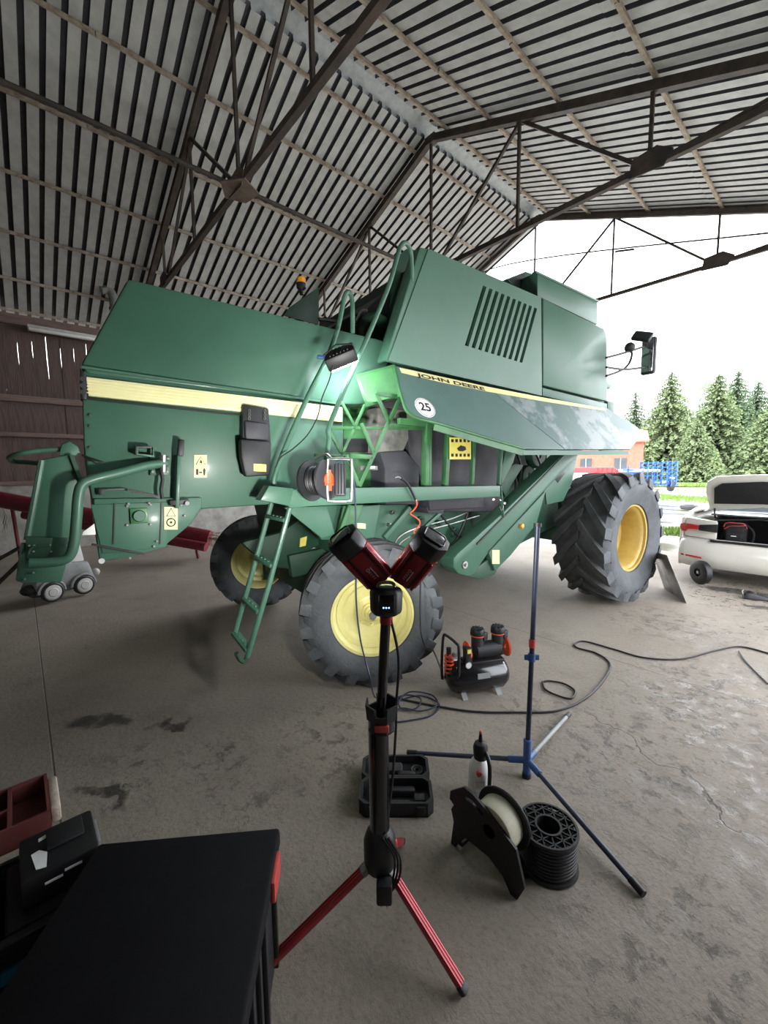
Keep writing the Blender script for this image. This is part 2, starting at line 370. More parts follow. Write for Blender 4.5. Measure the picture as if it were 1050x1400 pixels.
# right wall and back wall (out of the picture, close the shed)
YS = 3.0   # the right side is boarded only behind this line, open bays in front of it
wr = struct(MB().box((XR+.1, (Y0+YS)/2, .6), (.2, YS-Y0, 1.2)).build('wall_right', M['concrete_wall']))
wb = struct(MB().box(((XL+XR)/2, Y0-.1, .6), (XR-XL, .2, 1.2)).build('wall_back', M['concrete_wall']))
pb = MB().box((0, 0, 0), (.03, .29, 3.6)).mesh('board', 0); pb.materials.append(M['wood'])
y = Y0+.15
while y < YS:
    o = bpy.data.objects.new('board', pb); col.objects.link(o); o.parent = wr; o.location = (XR+.05, y, 3.0); y += .295
pb2 = MB().box((0, 0, 0), (.29, .03, 6.5)).mesh('board', 0); pb2.materials.append(M['wood'])
x = XL+.15
while x < XR:
    o = bpy.data.objects.new('board', pb2); col.objects.link(o); o.parent = wb; o.location = (x, Y0-.05, 1.2+3.2); o.scale = (1, 1, (zr(x)-1.15)/6.5); o.location.z = 1.2+(zr(x)-1.15)/2; x += .295
for yy in (-4.7, -1.2, 2.32, 5.85, 9.45):
    MB().box((XR-.1, yy, 2.3), (.14, .14, 4.6)).build('post', M['truss'], wr, bevel=.004)

# roof: ribbed sheets, purlins, ridge cap, trusses
ce = struct(MB().prism([(RX-.34, Y0-.1, zr(RX-.34)+.20), (RX, Y0-.1, RZ+.22), (RX+.34, Y0-.1, zr(RX+.34)+.20), (RX+.34, Y0-.1, zr(RX+.34)+.205), (RX, Y0-.1, RZ+.226), (RX-.34, Y0-.1, zr(RX-.34)+.205)], (0, Y1-Y0+.35, 0)).build('ceiling', M['galv'], smooth=0))
def sheet(x0, x1):
    prof = []; nr = 5; p = .2
    for k in range(nr):
        b = k*p; prof += [(b, 0), (b+.129, 0), (b+.136, .07), (b+.190, .07), (b+.197, 0)]
    prof.append((nr*p+.012, 0)); mb = MB(); n = len(prof)
    for t in (0, .004):
        for x in (x0, x1):
            mb.v += [Vc((x, yy, zr(x)+.10+dz+t)) for yy, dz in prof]
    for i in range(n-1):
        mb.f += [(i, i+1, n+i+1, n+i), (2*n+i, 3*n+i, 3*n+i+1, 2*n+i+1), (i, 2*n+i, 2*n+i+1, i+1), (n+i, n+i+1, 3*n+i+1, 3*n+i)]
    me = mb.mesh('roof_sheet', 0); me.materials.append(M['roof_sheet']); me.materials.append(M['rib_dark'])
    for pg in me.polygons:                       # the folded ribs are coloured darker than the flats to deepen their shade
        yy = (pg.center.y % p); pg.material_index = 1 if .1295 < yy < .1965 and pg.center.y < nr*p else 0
    return me
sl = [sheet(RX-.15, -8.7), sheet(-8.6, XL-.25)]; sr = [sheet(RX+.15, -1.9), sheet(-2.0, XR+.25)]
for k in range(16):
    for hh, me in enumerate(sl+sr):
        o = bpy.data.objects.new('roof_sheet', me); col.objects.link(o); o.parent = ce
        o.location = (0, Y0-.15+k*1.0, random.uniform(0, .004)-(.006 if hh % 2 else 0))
for x in (-5.66, -6.53, -7.6, -8.68, -9.74, -10.78, -11.6, -4.95, -4.1, -2.98, -1.84, -.72, .4, 1.5):
    yy = Y0
    while yy < Y1-.1:
        y2 = min(yy+3.55, Y1); jx = random.uniform(-.012, .012)
        mb = MB(); mb.box((x+jx, (yy+y2)/2, zr(x)+.066), (.04, y2-yy-.02, .045)); mb.box((x+jx+.022, (yy+y2)/2, zr(x)+.055), (.010, y2-yy-.02, .05))
        mb.build('purlin', M['rust'], ce, smooth=0); yy = y2
def truss(y, s, thin=1.0):
    rf = MB()
    t = MB().bar((RX, y, RZ-.03), (XL-.1, y, zr(XL-.1)-.03), .09*thin, .11*thin).build('truss', M['truss'], ce, smooth=0, bevel=.004)
    MB().bar((RX, y, RZ-.03), (XR+.1, y, zr(XR+.1)-.03), .09*thin, .11*thin).build('rafter', M['truss'], t, smooth=0, bevel=.004)
    MB().bar((RX-5.6, y, ZT), (RX+5.6, y, ZT), .075*thin, .075*thin).build('tie_bar', M['truss'], t, smooth=0, bevel=.004)
    for i in (-3, -2, -1, 0, 1, 2, 3):
        xx = RX+i*SP; MB().bar((xx, y, ZT), (xx, y, zr(xx)-.04), .04*thin, .04*thin).build('web_post', M['truss'], t, smooth=0)
    for a, b in ((0, 1), (2, 1), (2, 3), (0, -1), (-2, -1), (-2, -3)):
        MB().bar((RX+a*SP+math.copysign(.05, b-a), y+.03, ZT+.02), (RX+b*SP, y+.03, zr(RX+b*SP)-.05), .04*thin, .045*thin).build('web_brace', M['truss'], t, smooth=0)
    for i in ((0, 2, -2) if s else (2, -2)):
        xx = RX+i*SP
        MB().prism([(xx-.21, y-.045, ZT-.06), (xx+.16, y-.045, ZT-.09), (xx+.25, y-.045, ZT+.05), (xx+.08, y-.045, ZT+.17), (xx-.18, y-.045, ZT+.14)], (0, .012, 0)).build('gusset_plate', M['gusset' if i == 0 else 'truss'], t, smooth=0)
    if s: MB().prism([(RX-.25, y-.08, ZT-.055), (RX+.02, y-.24, ZT-.055), (RX+.26, y-.04, ZT-.055), (RX+.10, y+.22, ZT-.055), (RX-.18, y+.16, ZT-.055)], (0, 0, .014)).build('gusset_plate', M['gusset'], t, smooth=0)
    MB().box((RX, y, RZ-.06), (.22, .1, .13)).build('gusset_plate', M['truss'], t, smooth=0)
for y, s, th in ((-4.7, 1, 1), (-1.2, 1, 1), (2.32, 1, 1), (5.85, 0, 1), (9.45, 0, .8)): truss(y, s, th)
MB().tube([(RX, Y0, ZT-.02), (RX, 2.3, ZT-.02), (RX, 5.85, ZT-.02)], .028, 8).build('long_brace', M['truss'], ce)
MB().bar((XL, Y1, zr(XL)+.05), (RX, Y1, RZ+.05), .05, .10).build('verge_bar', M['truss'], ce, smooth=0)
MB().bar((RX, Y1, RZ+.05), (XR, Y1, zr(XR)+.05), .05, .10).build('verge_bar', M['truss'], ce, smooth=0)
c = MB().tube(spline([(-8.2, 9.5, 7.05-.95), (-6.53, 9.5, 6.83-.03), (-1.2, 9.5, 5.48), (1.55, 9.5, 4.62)], 8), .016, 6)
c.cyl((-3.55, 9.5, 6.085), (-3.2, 9.5, 5.995), .022, n=8)
c.build('tie_cable', M['truss'], ce)

# ------------------------------------------------------------------ fittings on the left wall
f = thing('fluorescent_fixture', 'long pale fluorescent light fitting under the eave of the plank wall', 'light', (XL+.19, .98, 4.70))
MB().box((0, 0, .03), (.16, 1.25, .06)).build('housing', M['white_wheel'], f, bevel=.012)
MB().prism([(-.07, -.6, 0), (.07, -.6, 0), (.05, -.6, -.05), (-.05, -.6, -.05)], (0, 1.2, 0)).build('diffuser', M['white_plastic'], f, bevel=.008)
for s in (-1, 1): MB().box((0, s*.61, -.01), (.15, .025, .09)).build('end_cap', M['grey_plastic'], f, bevel=.004)
vp = MB().tube(spline([(XL+1.15, 1.55, 5.45), (XL+1.15, 1.68, 5.5), (XL+1.15, 1.76, 5.38), (XL+1.15, 1.77, 5.1)], 6), .085, 14)
vp.lathe([(.085, -.03), (.10, -.03), (.10, .03), (.085, .03)], (XL+1.15, 1.77, 5.12), (0, 0, 1), 14)
tag(vp.build('vent_pipe', M['grey_plastic']), 'short grey bent pipe hanging beside the roof purlin above the plank wall', 'pipe')

# ================================================================== combine harvester
HV = thing('combine_harvester', 'large green combine harvester with yellow stripe and yellow wheel rims parked in the shed', 'combine harvester', VO, -VA)
XH, XP = -.12, 0.0
def P(px, py, x=0.0): return q(px, py, x)
def pp(lst, x): return [q(a, b, x) for a, b in lst]
def panel(name, pts, x, depth, m_, bevel=.006, label=None, par=None, smooth=35):
    return MB().prism(pp(pts, x), (-depth, 0, 0)).build(name, M[m_], par or HV, bevel=bevel, label=label, smooth=smooth)
Ld = Vc((-1, 0, 0))
# rear hood
panel('hood_upper', [(175, 380), (110, 499), (119, 511), (470, 553), (499, 553), (533, 494), (525, 465)], XH, 2.56, 'green', .02)
panel('hood_lower', [(112, 506), (113, 560), (115, 610), (120, 650), (128, 695), (276, 696), (365, 690), (470, 672), (470, 556)], XH-.012, 2.53, 'green', .012)
st = panel('stripe', [(118, 515), (121, 541), (468, 577), (468, 557)], XH+.012, .03, 'stripe', .003, 'ribbed pale yellow stripe')
for k in range(1, 6):
    t = k/6; a, b = q(118.5, 515+26*t, XH+.014), q(467.5, 557+20*t, XH+.014)
    MB().bar(a, b, .006, .006).build('stripe_rib', M['stripe'], st, smooth=0)
MB().bar(q(112, 502, XH+.012), q(470, 553, XH+.012), .012, .012).build('hood_seam', M['green'], HV)
MB().bar(q(119, 545, XH+.0), q(332, 568, XH+.0), .012, .008).build('hood_rail', M['black'], HV)
panel('rear_lamp_strip', [(109, 502), (118, 512), (119, 547), (110, 545)], XH+.01, .10, 'black', .006)
for k in range(3): MB().cyl(q(113, 518+9*k, XH+.01), q(113, 518+9*k, XH+.02), .012, n=10).build('rear_lamp', M['plastic'], HV)
for y_ in (568, 583, 612): MB().cyl(q(124, y_, XH-.012), q(124, y_, XH+.002), .008, n=8).build('rivet', M['green_dark'], HV)
# mud guard / holder with strap on the hood side (black plastic box)
wc = panel('chock_holder', [(332, 552), (368, 558), (371, 604), (370, 650), (336, 651), (331, 610)], XH+.05, .06, 'plastic', .012, 'black plastic wheel chock in its holder')
panel('chock', [(335, 575), (367, 579), (368, 602), (336, 600)], XH+.075, .04, 'tank', .012, par=wc)
panel('chock_pocket', [(329, 600), (372, 604), (370, 650), (336, 652), (330, 625)], XH+.10, .06, 'plastic', .015, par=wc)
panel('holder_sticker', [(347, 634), (364, 635), (364, 645), (347, 644)], XH+.104, .006, 'label_yellow', 0, par=wc)
for x_ in (341, 362):
    mb = MB()
    for k in range(3): c_ = q(x_, 562+k*5, XH+.056); mb.tube([c_+Vc((0, .006*math.cos(a), .011*math.sin(a))) for a in [i*math.pi/4 for i in range(8)]], .0025, 5, closed=True)
    mb.build('chain', M['steel'], wc)
def sticker(name, x0, y0, x1, y1, x, m_='label_cream', par=None, glyph=1, sk=0):
    a, b, c_, d = q(x0, y0, x), q(x1, y0+sk, x), q(x1, y1+sk, x), q(x0, y1, x)
    s_ = MB().prism([a, b, c_, d], (-.004, 0, 0)).build(name, M[m_], par or HV, smooth=0)
    def at(u, v): return lerp(lerp(a, b, u), lerp(d, c_, u), v)+Vc((.0015, 0, 0))
    if glyph == 1:
        tri = [at(.5, .08), at(.86, .42), at(.14, .42)]
        MB().tube(tri, .0028, 5, closed=True).build('warning_triangle', M['print_black'], s_)
        MB().prism([at(.42, .34), at(.5, .2), at(.62, .3), at(.58, .38)], (-.001, 0, 0)).build('pictogram', M['print_black'], s_, smooth=0)
        MB().prism([at(.14, .62), at(.32, .62), at(.32, .88), at(.14, .88)], (-.001, 0, 0)).build('pictogram', M['print_black'], s_, smooth=0)
        MB().prism([at(.38, .74), at(.62, .74), at(.62, .80), at(.38, .80)], (-.001, 0, 0)).build('pictogram', M['print_black'], s_, smooth=0)
        MB().prism([at(.68, .66), at(.78, .56), at(.88, .66), at(.84, .9), at(.72, .9)], (-.001, 0, 0)).build('pictogram', M['print_black'], s_, smooth=0)
    if glyph == 2:
        MB().tube([at(.5, .06), at(.82, .40), at(.18, .40)], .0028, 5, closed=True).build('warning_triangle', M['print_black'], s_)
        cc = at(.5, .68); MB().tube([cc+Vc((0, .022*math.cos(a), .022*math.sin(a))) for a in [i*math.pi/8 for i in range(16)]], .003, 5, closed=True).build('pictogram', M['print_black'], s_)
        MB().cyl(cc, cc+Vc((.001, 0, 0)), .007, n=8).build('pictogram', M['print_black'], s_)
    if glyph == 3:
        for k in range(5):
            for v0 in (.08, .74):
                u = .06+k*.19; MB().prism([at(u, v0), at(u+.11, v0), at(u+.11, v0+.14), at(u, v0+.14)], (-.001, 0, 0)).build('pictogram', M['print_black'], s_, smooth=0)
        MB().prism([at(.32, .5), at(.5, .36), at(.72, .42), at(.76, .56), at(.6, .64), at(.4, .62)], (-.001, 0, 0)).build('pictogram', M['tank'], s_, smooth=0)
    return s_
sticker('warning_sticker', 265.5, 622, 283, 653, XH-.006)
# chopper housing below the hood
ch = panel('chopper_housing', [(128, 692), (131, 725), (136, 768), (178, 762), (221, 750), (262, 716), (276, 694), (276, 680), (128, 682)], XH+.02, 1.9, 'green', .008)
panel('chopper_plate', [(124, 690), (232, 686), (228, 748), (140, 757)], XH+.028, .03, 'green', .004, par=ch)
bc = q(190, 705, XH+.03)
MB().box(bc, (.03, .085, .085)).build('bearing_flange', M['green_frame'], ch, bevel=.004)
MB().lathe([(.001, .035), (.028, .035), (.032, .02), (.036, .0), (.036, -.01)], bc, (1, 0, 0), 20).build('bearing_cap', M['green'], ch)
for a, b in ((174, 692), (206, 690), (174, 718), (206, 717), (178, 763), (211, 747), (215, 740), (176, 689), (204, 688), (253, 705), (248, 690)):
    MB().cyl(q(a, b, XH+.03), q(a, b, XH+.045), .006, n=8).build('bolt', M['steel'], ch)
for a, b, c_, d in ((157, 688, 155, 744), (221, 688, 219, 744)): MB().bar(q(a, b, XH+.03), q(c_, d, XH+.03), .006, .01).build('slot', M['black'], ch)
sticker('warning_sticker', 224.5, 693, 243, 724, XH+.035, glyph=2)
MB().cyl(q(139, 767, XH+.02), q(139, 767, XH+.06), .014, n=14).build('pivot_bolt', M['white_wheel'], ch)
panel('bracket', [(114, 727), (129, 716), (131, 731), (112, 732)], XH+.05, .008, 'white_plastic', .001, par=ch)
panel('latch_bracket', [(134, 668), (171, 667), (171, 670), (142, 671), (142, 677), (135, 677)], XH+.02, .02, 'black', .001)
MB().bar(q(174, 670, XH+.04), q(219, 680, XH+.04), .014, .014).build('linkage_rod', M['black'], HV)
MB().tube(spline([q(219, 640, XH+.05), q(222, 655, XH+.05), q(220, 670, XH+.05), q(222, 682, XH+.05)], 5), .009, 8).build('linkage_rod', M['black'], HV)
MB().bar(q(125, 744, XH+.05), q(196, 757, XH+.05), .010, .010).build('linkage_rod', M['black'], HV)
# tube arm from the hood to the swung-out tail board
MB().tube(spline([q(227, 633, XH+.04), q(200, 637, XH+.07), q(165, 646, XH+.11), q(128, 655, XH+.14), (q(112, 663, XH+.15)), q(107, 680, XH+.15), q(105, 705, XH+.15), q(102, 738, XH+.15), q(97, 757, XH+.15), q(86, 766, XH+.15), q(65, 769, XH+.15), q(40, 770, XH+.15)], 6), .0235, 14).build('tube_arm', M['green'], HV)
panel('arm_hinge', [(205, 622), (232, 625), (233, 650), (205, 650)], XH+.008, .02, 'green', .004)
for a, b in ((209, 645), (229, 645), (230, 627)): MB().cyl(q(a, b, XH+.01), q(a, b, XH+.022), .007, n=8).build('bolt', M['steel'], HV)
MB().cyl(q(223, 622, XH+.05), q(223, 645, XH+.05), .018, n=12).build('hinge_pin', M['steel'], HV)
panel('hood_handle', [(186, 610), (189, 610), (189, 620), (209, 622), (209, 611), (211, 625), (186, 622)], XH+.05, .05, 'green', .002)
panel('handle_cap', [(185, 609), (209, 610), (207, 613), (188, 612), (188, 622), (185, 622)], XH+.06, .03, 'black', .001)
# lever with rubber grip
MB().bar(q(245, 622, XH+.05), q(242, 695, XH+.05), .022, .022).build('lever', M['green'], HV, bevel=.004)
MB().bar(q(248, 601, XH+.05), q(246, 624, XH+.05), .032, .032).build('lever_grip', M['black'], HV, bevel=.006)
MB().bar(q(240, 622, XH+.01), q(238, 690, XH+.01), .016, .02).build('lever_guide', M['green_dark'], HV)
MB().bar(q(232, 688, XH+.05), q(258, 685, XH+.05), .02, .03).build('lever_bracket', M['black'], HV, bevel=.003)
MB().cyl(q(256, 688, XH+.05), q(256, 688, XH+.08), .012, n=10).build('bolt', M['steel'], HV)
# tail board (chute) swung out at the rear, with its bow
tb = MB(); A = pp([(57, 628), (98, 621), (110, 655), (103, 738), (36, 738)], XH+.02); 
tb.prism(A, (-.035, 0, 0)); tb.build('tail_board', M['green'], HV, bevel=.01)
MB().tube(spline([q(57, 629, XH+.03), q(50, 668, XH+.03), q(43, 705, XH+.03), q(37, 738, XH+.03)], 4), .014, 8).build('tail_board_rim', M['green'], HV)
MB().bar(q(98, 622, XH+.03), q(112, 660, XH+.03), .018, .018).build('tail_board_rim', M['green_dark'], HV)
panel('tail_flap', [(28, 742), (94, 744), (90, 775), (84, 796), (30, 797), (21, 794)], XH+.05, .02, 'green', .006)
panel('tail_flap_plate', [(34, 733), (96, 736), (95, 760), (84, 765), (38, 767)], XH+.065, .014, 'green_dark', .003)
for a, b in ((40, 746), (68, 745), (91, 746), (47, 746), (46, 754), (70, 754), (34, 792), (46, 783)): MB().cyl(q(a, b, XH+.06), q(a, b, XH+.072), .005, n=8).build('bolt', M['steel'], HV)
MB().tube(spline([q(39, 757, XH+.08), q(42, 750, XH+.08), q(52, 747, XH+.08), q(68, 746, XH+.08)], 5), .006, 8).build('crank', M['green_dark'], HV)
MB().tube(spline([q(106, 612, XH-.03), q(85, 614, XH-.03), q(55, 616, XH-.03), q(28, 620, XH-.03), q(13, 626, XH-.10), q(20, 631, XH-.2), q(36, 632, XH-.25), q(58, 634, XH-.25)], 6), .0125, 10).build('bow', M['green'], HV)
panel('bow_bracket', [(84, 607), (95, 603), (107, 611), (110, 620), (98, 626), (80, 622)], XH-.0, .05, 'green', .008)
MB().tube([q(112, 622, XH+.03), q(128, 628, XH+.05), q(141, 632, XH+.05)], .005, 6).build('latch_hook', M['black'], HV)
MB().tube([q(114, 624, XH+.03), q(132, 634, XH+.05), q(143, 632, XH+.05)], .004, 6).build('latch_hook', M['black'], HV)
for a, b, c_, d in ((28, 748, -8, 768), (28, 768, -10, 805)):
    MB().bar(q(a, b, XH-.05), q(c_, d, XH-.25), .014, .014).build('spreader_rod', M['black'], HV)
# beacon plate and beacon, deck guard
panel('beacon_plate', [(388, 431), (396, 420), (436, 392), (436, 444)], XH-.5, .012, 'green_dark', .001)
bq = q(412, 394, XH-.5)
MB().lathe([(.001, -.05), (.016, -.05), (.016, -.02), (.038, .0), (.040, .034), (.001, .034)], bq, (0, 0, 1), 20).build('beacon_base', M['black'], HV)
MB().lathe([(.038, .034), (.036, .07), (.03, .078), (.001, .078)], bq, (0, 0, 1), 20).build('beacon_lens', M['amber'], HV)
# engine area behind the hood: radiator screen, dark engine block, deck rail
en = MB(); en.prism(pp([(478, 432), (500, 424), (522, 402), (556, 400), (562, 470), (545, 500), (486, 470)], XH-.35), (-1.4, 0, 0)); en.build('engine', M['black'], HV, bevel=.01)
MB().lathe([(.001, .04), (.17, .04), (.20, 0), (.20, -.1)], q(517, 460, XH-.34), (1, 0, 0), 28).build('rotary_screen', M['green_dark'], HV)
MB().tube(spline([q(486, 440, XH-.3), q(494, 426, XH-.3), q(502, 425, XH-.3)], 5), .012, 8).build('engine_pipe', M['steel'], HV)
MB().bar(q(436, 436, XH-.5), q(478, 442, XH-.5), .02, .02).build('deck_rail', M['black'], HV)
# grain tank / engine cover with louvres
tl, tr, br, bl = q(660, 390), q(737, 423), q(717, 497), q(635, 472)
holes = []
NS = 10
for k in range(NS):
    u0, u1 = (k+.06)/NS, (k+.60)/NS
    holes.append([lerp(tl, tr, u0), lerp(tl, tr, u1), lerp(bl, br, u1), lerp(bl, br, u0)])
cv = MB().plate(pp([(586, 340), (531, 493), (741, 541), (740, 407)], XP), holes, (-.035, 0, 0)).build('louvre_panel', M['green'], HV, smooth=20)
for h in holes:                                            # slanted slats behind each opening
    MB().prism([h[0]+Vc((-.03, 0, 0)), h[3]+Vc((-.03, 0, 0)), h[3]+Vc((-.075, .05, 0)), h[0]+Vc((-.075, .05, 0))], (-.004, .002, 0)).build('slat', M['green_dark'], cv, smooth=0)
panel('front_panel', [(743, 408), (826, 449), (830, 458), (831, 549), (743, 527)], XP+.004, .04, 'green', .014)
panel('lower_strip', [(742, 530), (830, 552), (830, 562), (742, 541)], XP+.002, .03, 'green', .003)
panel('panel_end', [(831, 548), (840, 550), (840, 567), (831, 563)], XP-.05, .12, 'green', .004)
panel('panel_flange', [(574, 338), (586, 340), (531, 493), (527, 491)], XP-.01, .12, 'green', .006)
panel('tank_rear_wall', [(543, 352), (556, 340), (578, 343), (560, 400), (536, 480), (534, 420)], XP-.45, .04, 'green_dark', .004)
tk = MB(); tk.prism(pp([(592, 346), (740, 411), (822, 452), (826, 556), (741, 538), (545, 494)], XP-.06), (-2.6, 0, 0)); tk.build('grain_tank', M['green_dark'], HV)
panel('tank_extension', [(735, 371), (817, 411), (817, 444), (735, 405)], XP-.10, 2.4, 'green', .01)
panel('tank_extension_lip', [(733, 370), (819, 410.5), (819, 413), (733, 373)], XP-.09, .05, 'green', .002)
panel('tank_hatch', [(693, 381), (719, 371), (731, 375), (731, 402), (718, 398), (700, 388)], XP-.30, 1.6, 'green', .006)
panel('hatch_shade', [(696, 382), (718, 373), (718, 397), (702, 388)], XP-.295, .004, 'black', 0)  # black sheet painted in for the dark inside the hatch, nothing is cut
# the hinged shield under the cover
def hp(px, py, o, n):
    d = ray(px, py); d = Vc((d.dot(VX), d.dot(VF), d.z)); c0 = loc(CAM); return c0+d*((o-c0).dot(n)/d.dot(n))
SA_, SB4, SC_ = q(540, 500, 0), q(600, 578, .28), q(718, 613, .42)
SN = (SB4-SA_).cross(SC_-SA_).normalized(); SN = SN if SN.x > 0 else -SN
def sh(px, py, off=0.0): return hp(px, py, SA_, SN)+SN*off
lf = [(540, 500), (546, 528), (551, 546), (555, 558), (562, 566), (574, 572), (600, 578), (660, 596), (718, 613), (772, 614), (667, 530)]
rg = [(668, 530.5), (773, 614), (862, 614), (880, 591), (866, 580), (830, 558)]
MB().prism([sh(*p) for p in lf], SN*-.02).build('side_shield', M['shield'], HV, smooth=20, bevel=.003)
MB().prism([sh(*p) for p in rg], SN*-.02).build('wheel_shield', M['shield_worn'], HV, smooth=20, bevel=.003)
MB().tube(spline([sh(*p)-SN*.008 for p in lf[:9]], 4), .011, 8).build('shield_edge', M['green_frame'], HV)
MB().bar(sh(596, 580, -.03), sh(718, 616, -.03), .012, .05).build('shield_flange', M['green_frame'], HV)
MB().bar(sh(718, 616, -.03), sh(862, 617, -.03), .012, .04).build('shield_flange', M['green'], HV)
# cream decal with lettering near the top edge of the shield
dc = MB().prism([sh(*p, .002) for p in ((546, 503), (549, 509.5), (600, 522), (667, 535.5), (750, 550), (828, 562), (829, 559), (750, 545), (667, 529), (600, 514.5))], SN*-.003).build('name_decal', M['label_cream'], HV, smooth=0)
xd = sh(660, 531)-sh(575, 513); yd = SN.cross(xd)
if yd.z < 0: yd = -yd
text('JOHN DEERE', .050, 'lettering', M['print_black'], dc, frame(sh(619, 523.5, .004), xd, yd), bold=True, squeeze=2.5)['kind'] = 'stuff'
cc = sh(581, 557.5, .001)
MB().cyl(cc, cc+SN*.003, .088, n=36).build('speed_disc', M['print_white'], HV)
MB().tube([cc+SN*.003+(frame((0, 0, 0), xd, yd) @ Vc((.081*math.cos(a), .081*math.sin(a), 0))) for a in [i*math.pi/16 for i in range(32)]], .0022, 4, closed=True).build('disc_ring', M['print_black'], HV)
text('25', .105, 'speed_number', M['print_black'], HV, frame(cc+SN*.0045, xd, yd), bold=True)
# pale green end box between hood and shield
e0 = [q(485, 512, XH+.002), q(539, 498, -.002), q(553, 541, .13), q(530, 545, .05), q(499, 553, XH+.004)]
MB().prism(e0, (-.004, .014, 0)).build('end_plate', M['green_frame'], HV, bevel=.002)
panel('end_plate_lip', [(497, 553), (551, 537), (553, 541), (500, 557)], XH+.06, .04, 'green_frame', .002)
# tanks behind the steps
tk2 = panel('plastic_tank', [(556, 580), (688, 590), (684, 700), (585, 700), (580, 660), (560, 625)], -.16, .7, 'tank', .02, 'dark grey plastic tank')
panel('tank_cover', [(516, 556), (557, 560), (560, 600), (552, 618), (517, 620)], -.13, .6, 'dusty', .02, 'grey dusty tank end')
panel('tank_foot', [(519, 618), (556, 616), (574, 640), (574, 690), (527, 690), (526, 640)], -.10, .5, 'tank', .02)
panel('tank_foot', [(585, 676), (662, 676), (662, 694), (588, 698)], -.08, .5, 'tank', .012)
panel('tank_foot', [(583, 694), (610, 694), (606, 702), (586, 702)], -.1, .3, 'tank', .006)
XF = .06
def gbar(a, b, x, wd=.035, h=.03, m_='green_frame', nm='frame_bar', x2=None): return MB().bar(q(*a, x), q(*b, x if x2 is None else x2), wd, h).build(nm, M[m_], HV, bevel=.003)
gbar((545, 576), (690, 589), XF-.06, .04, .05)
gbar((583, 580), (581, 664), XF-.06, .04, .06); gbar((588, 580), (587, 664), XF-.05, .02, .03)
gbar((613, 590), (608, 664), XF-.06, .04, .05); gbar((648, 592), (645, 662), XF-.06, .03, .035); gbar((686, 592), (682, 664), XF-.06, .03, .035, 'green')
gbar((612, 592), (686, 595), XF-.06, .03, .03, 'green')
sticker('instruction_sticker', 615, 598, 644, 628, XF-.02, 'label_yellow', glyph=3)
# platform beam and steps
MB().prism(pp([(366, 672), (421, 668), (684, 664), (684, 679), (425, 692), (398, 695)], .10), (-.06, 0, 0)).build('platform_beam', M['green'], HV, bevel=.004)
MB().prism([q(368, 671, .08), q(680, 664, .08), q(680, 664, .08)+Vc((-.3, 0, 0)), q(368, 671, .08)+Vc((-.3, 0, 0))], (0, 0, -.02)).build('platform', M['green_dark'], HV, bevel=.003)
MB().prism(pp([(356, 684), (368, 664), (402, 668), (396, 692)], .11), (-.10, 0, 0)).build('ladder_bracket', M['green'], HV, bevel=.005)
# ladder
La, Lb = [q(371, 688, -.14), q(347, 775, -.14), q(321, 865, -.14)], [q(397, 692, .06), q(369, 795, .06), q(338, 898, .06)]
MB().tube(La, .017, 10).build('ladder_rail', M['green'], HV)
MB().tube(Lb, .017, 10).build('ladder_rail', M['green'], HV)
for k in range(4):
    t = (.10, .42, .74, 1.0)[k]; a = lerp(La[0], La[2], t); b = lerp(Lb[0], Lb[2], t*.96)
    mb = MB().bar(a, b, .05, .022)
    for j in range(5): mb.box(lerp(a, b, (j+.5)/5)+Vc((0, 0, .012)), (.02, .012, .008))
    mb.build('rung', M['green'], HV, bevel=.002)
MB().tube(spline([q(338, 897, .06), q(334, 904, .06), q(328, 902, .07), q(323, 893, .09)], 5), .014, 8).build('ladder_hook', M['green_dark'], HV)
# hand rails up to the engine deck
MB().tube(spline([q(375, 672, .0), q(376, 650, .0), q(395, 600, .0), q(422, 540, .0), (q(447, 490, .0)), q(461, 452, .0), q(467, 425, .0), q(471, 406, .0), q(476, 399, .0), q(481, 408, .0), q(482, 430, .0), q(482, 455, -.05)], 6), .0165, 10).build('hand_rail', M['green'], HV)
MB().tube(spline([q(444, 640, .13), q(446, 628, .13), q(450, 600, .13), q(449, 588, .13), q(455, 570, .13), q(478, 516, .13), q(505, 455, .13), q(531, 392, .13), q(541, 358, .12), q(547, 338, .10), q(554, 332, .06), q(561, 342, .02), q(563, 362, .0), q(563, 384, -.02)], 6), .0165, 10).build('hand_rail', M['green'], HV)
MB().cyl(q(444, 640, .13), q(442, 668, .12), .02, n=10).build('rail_socket', M['green'], HV)
# lattice of folding steps
for a, b in (((514, 537), (533, 580)), ((546, 546), (491, 665)), ((494, 579), (511, 619)), ((473, 622), (490, 663)), ((514, 538), (548, 543)), ((478, 623), (509, 625))): gbar(a, b, .08, .012, .032, nm='step_bar')
for a, b in (((499, 553), (485, 584)), ((485, 584), (462, 633)), ((467, 549), (485, 583)), ((451, 590), (466, 619)), ((453, 585), (590, 586)), ((533, 580), (588, 586)), ((430, 622), (478, 624))): gbar(a, b, -.02, .011, .022, nm='step_bar')
gbar((492, 640), (515, 640), .0, .03, .03, 'dusty', 'hinge_block')
gbar((500, 640), (512, 639), .02, .02, .025, 'steel', 'hinge_block')
panel('step_back', [(470, 556), (516, 556), (520, 664), (470, 668)], -.30, .03, 'green_frame', .004)
panel('step_shade', [(470, 600), (516, 600), (516, 618), (470, 618)], -.27, .02, 'black', .003)  # black slab standing in for the shade behind the steps
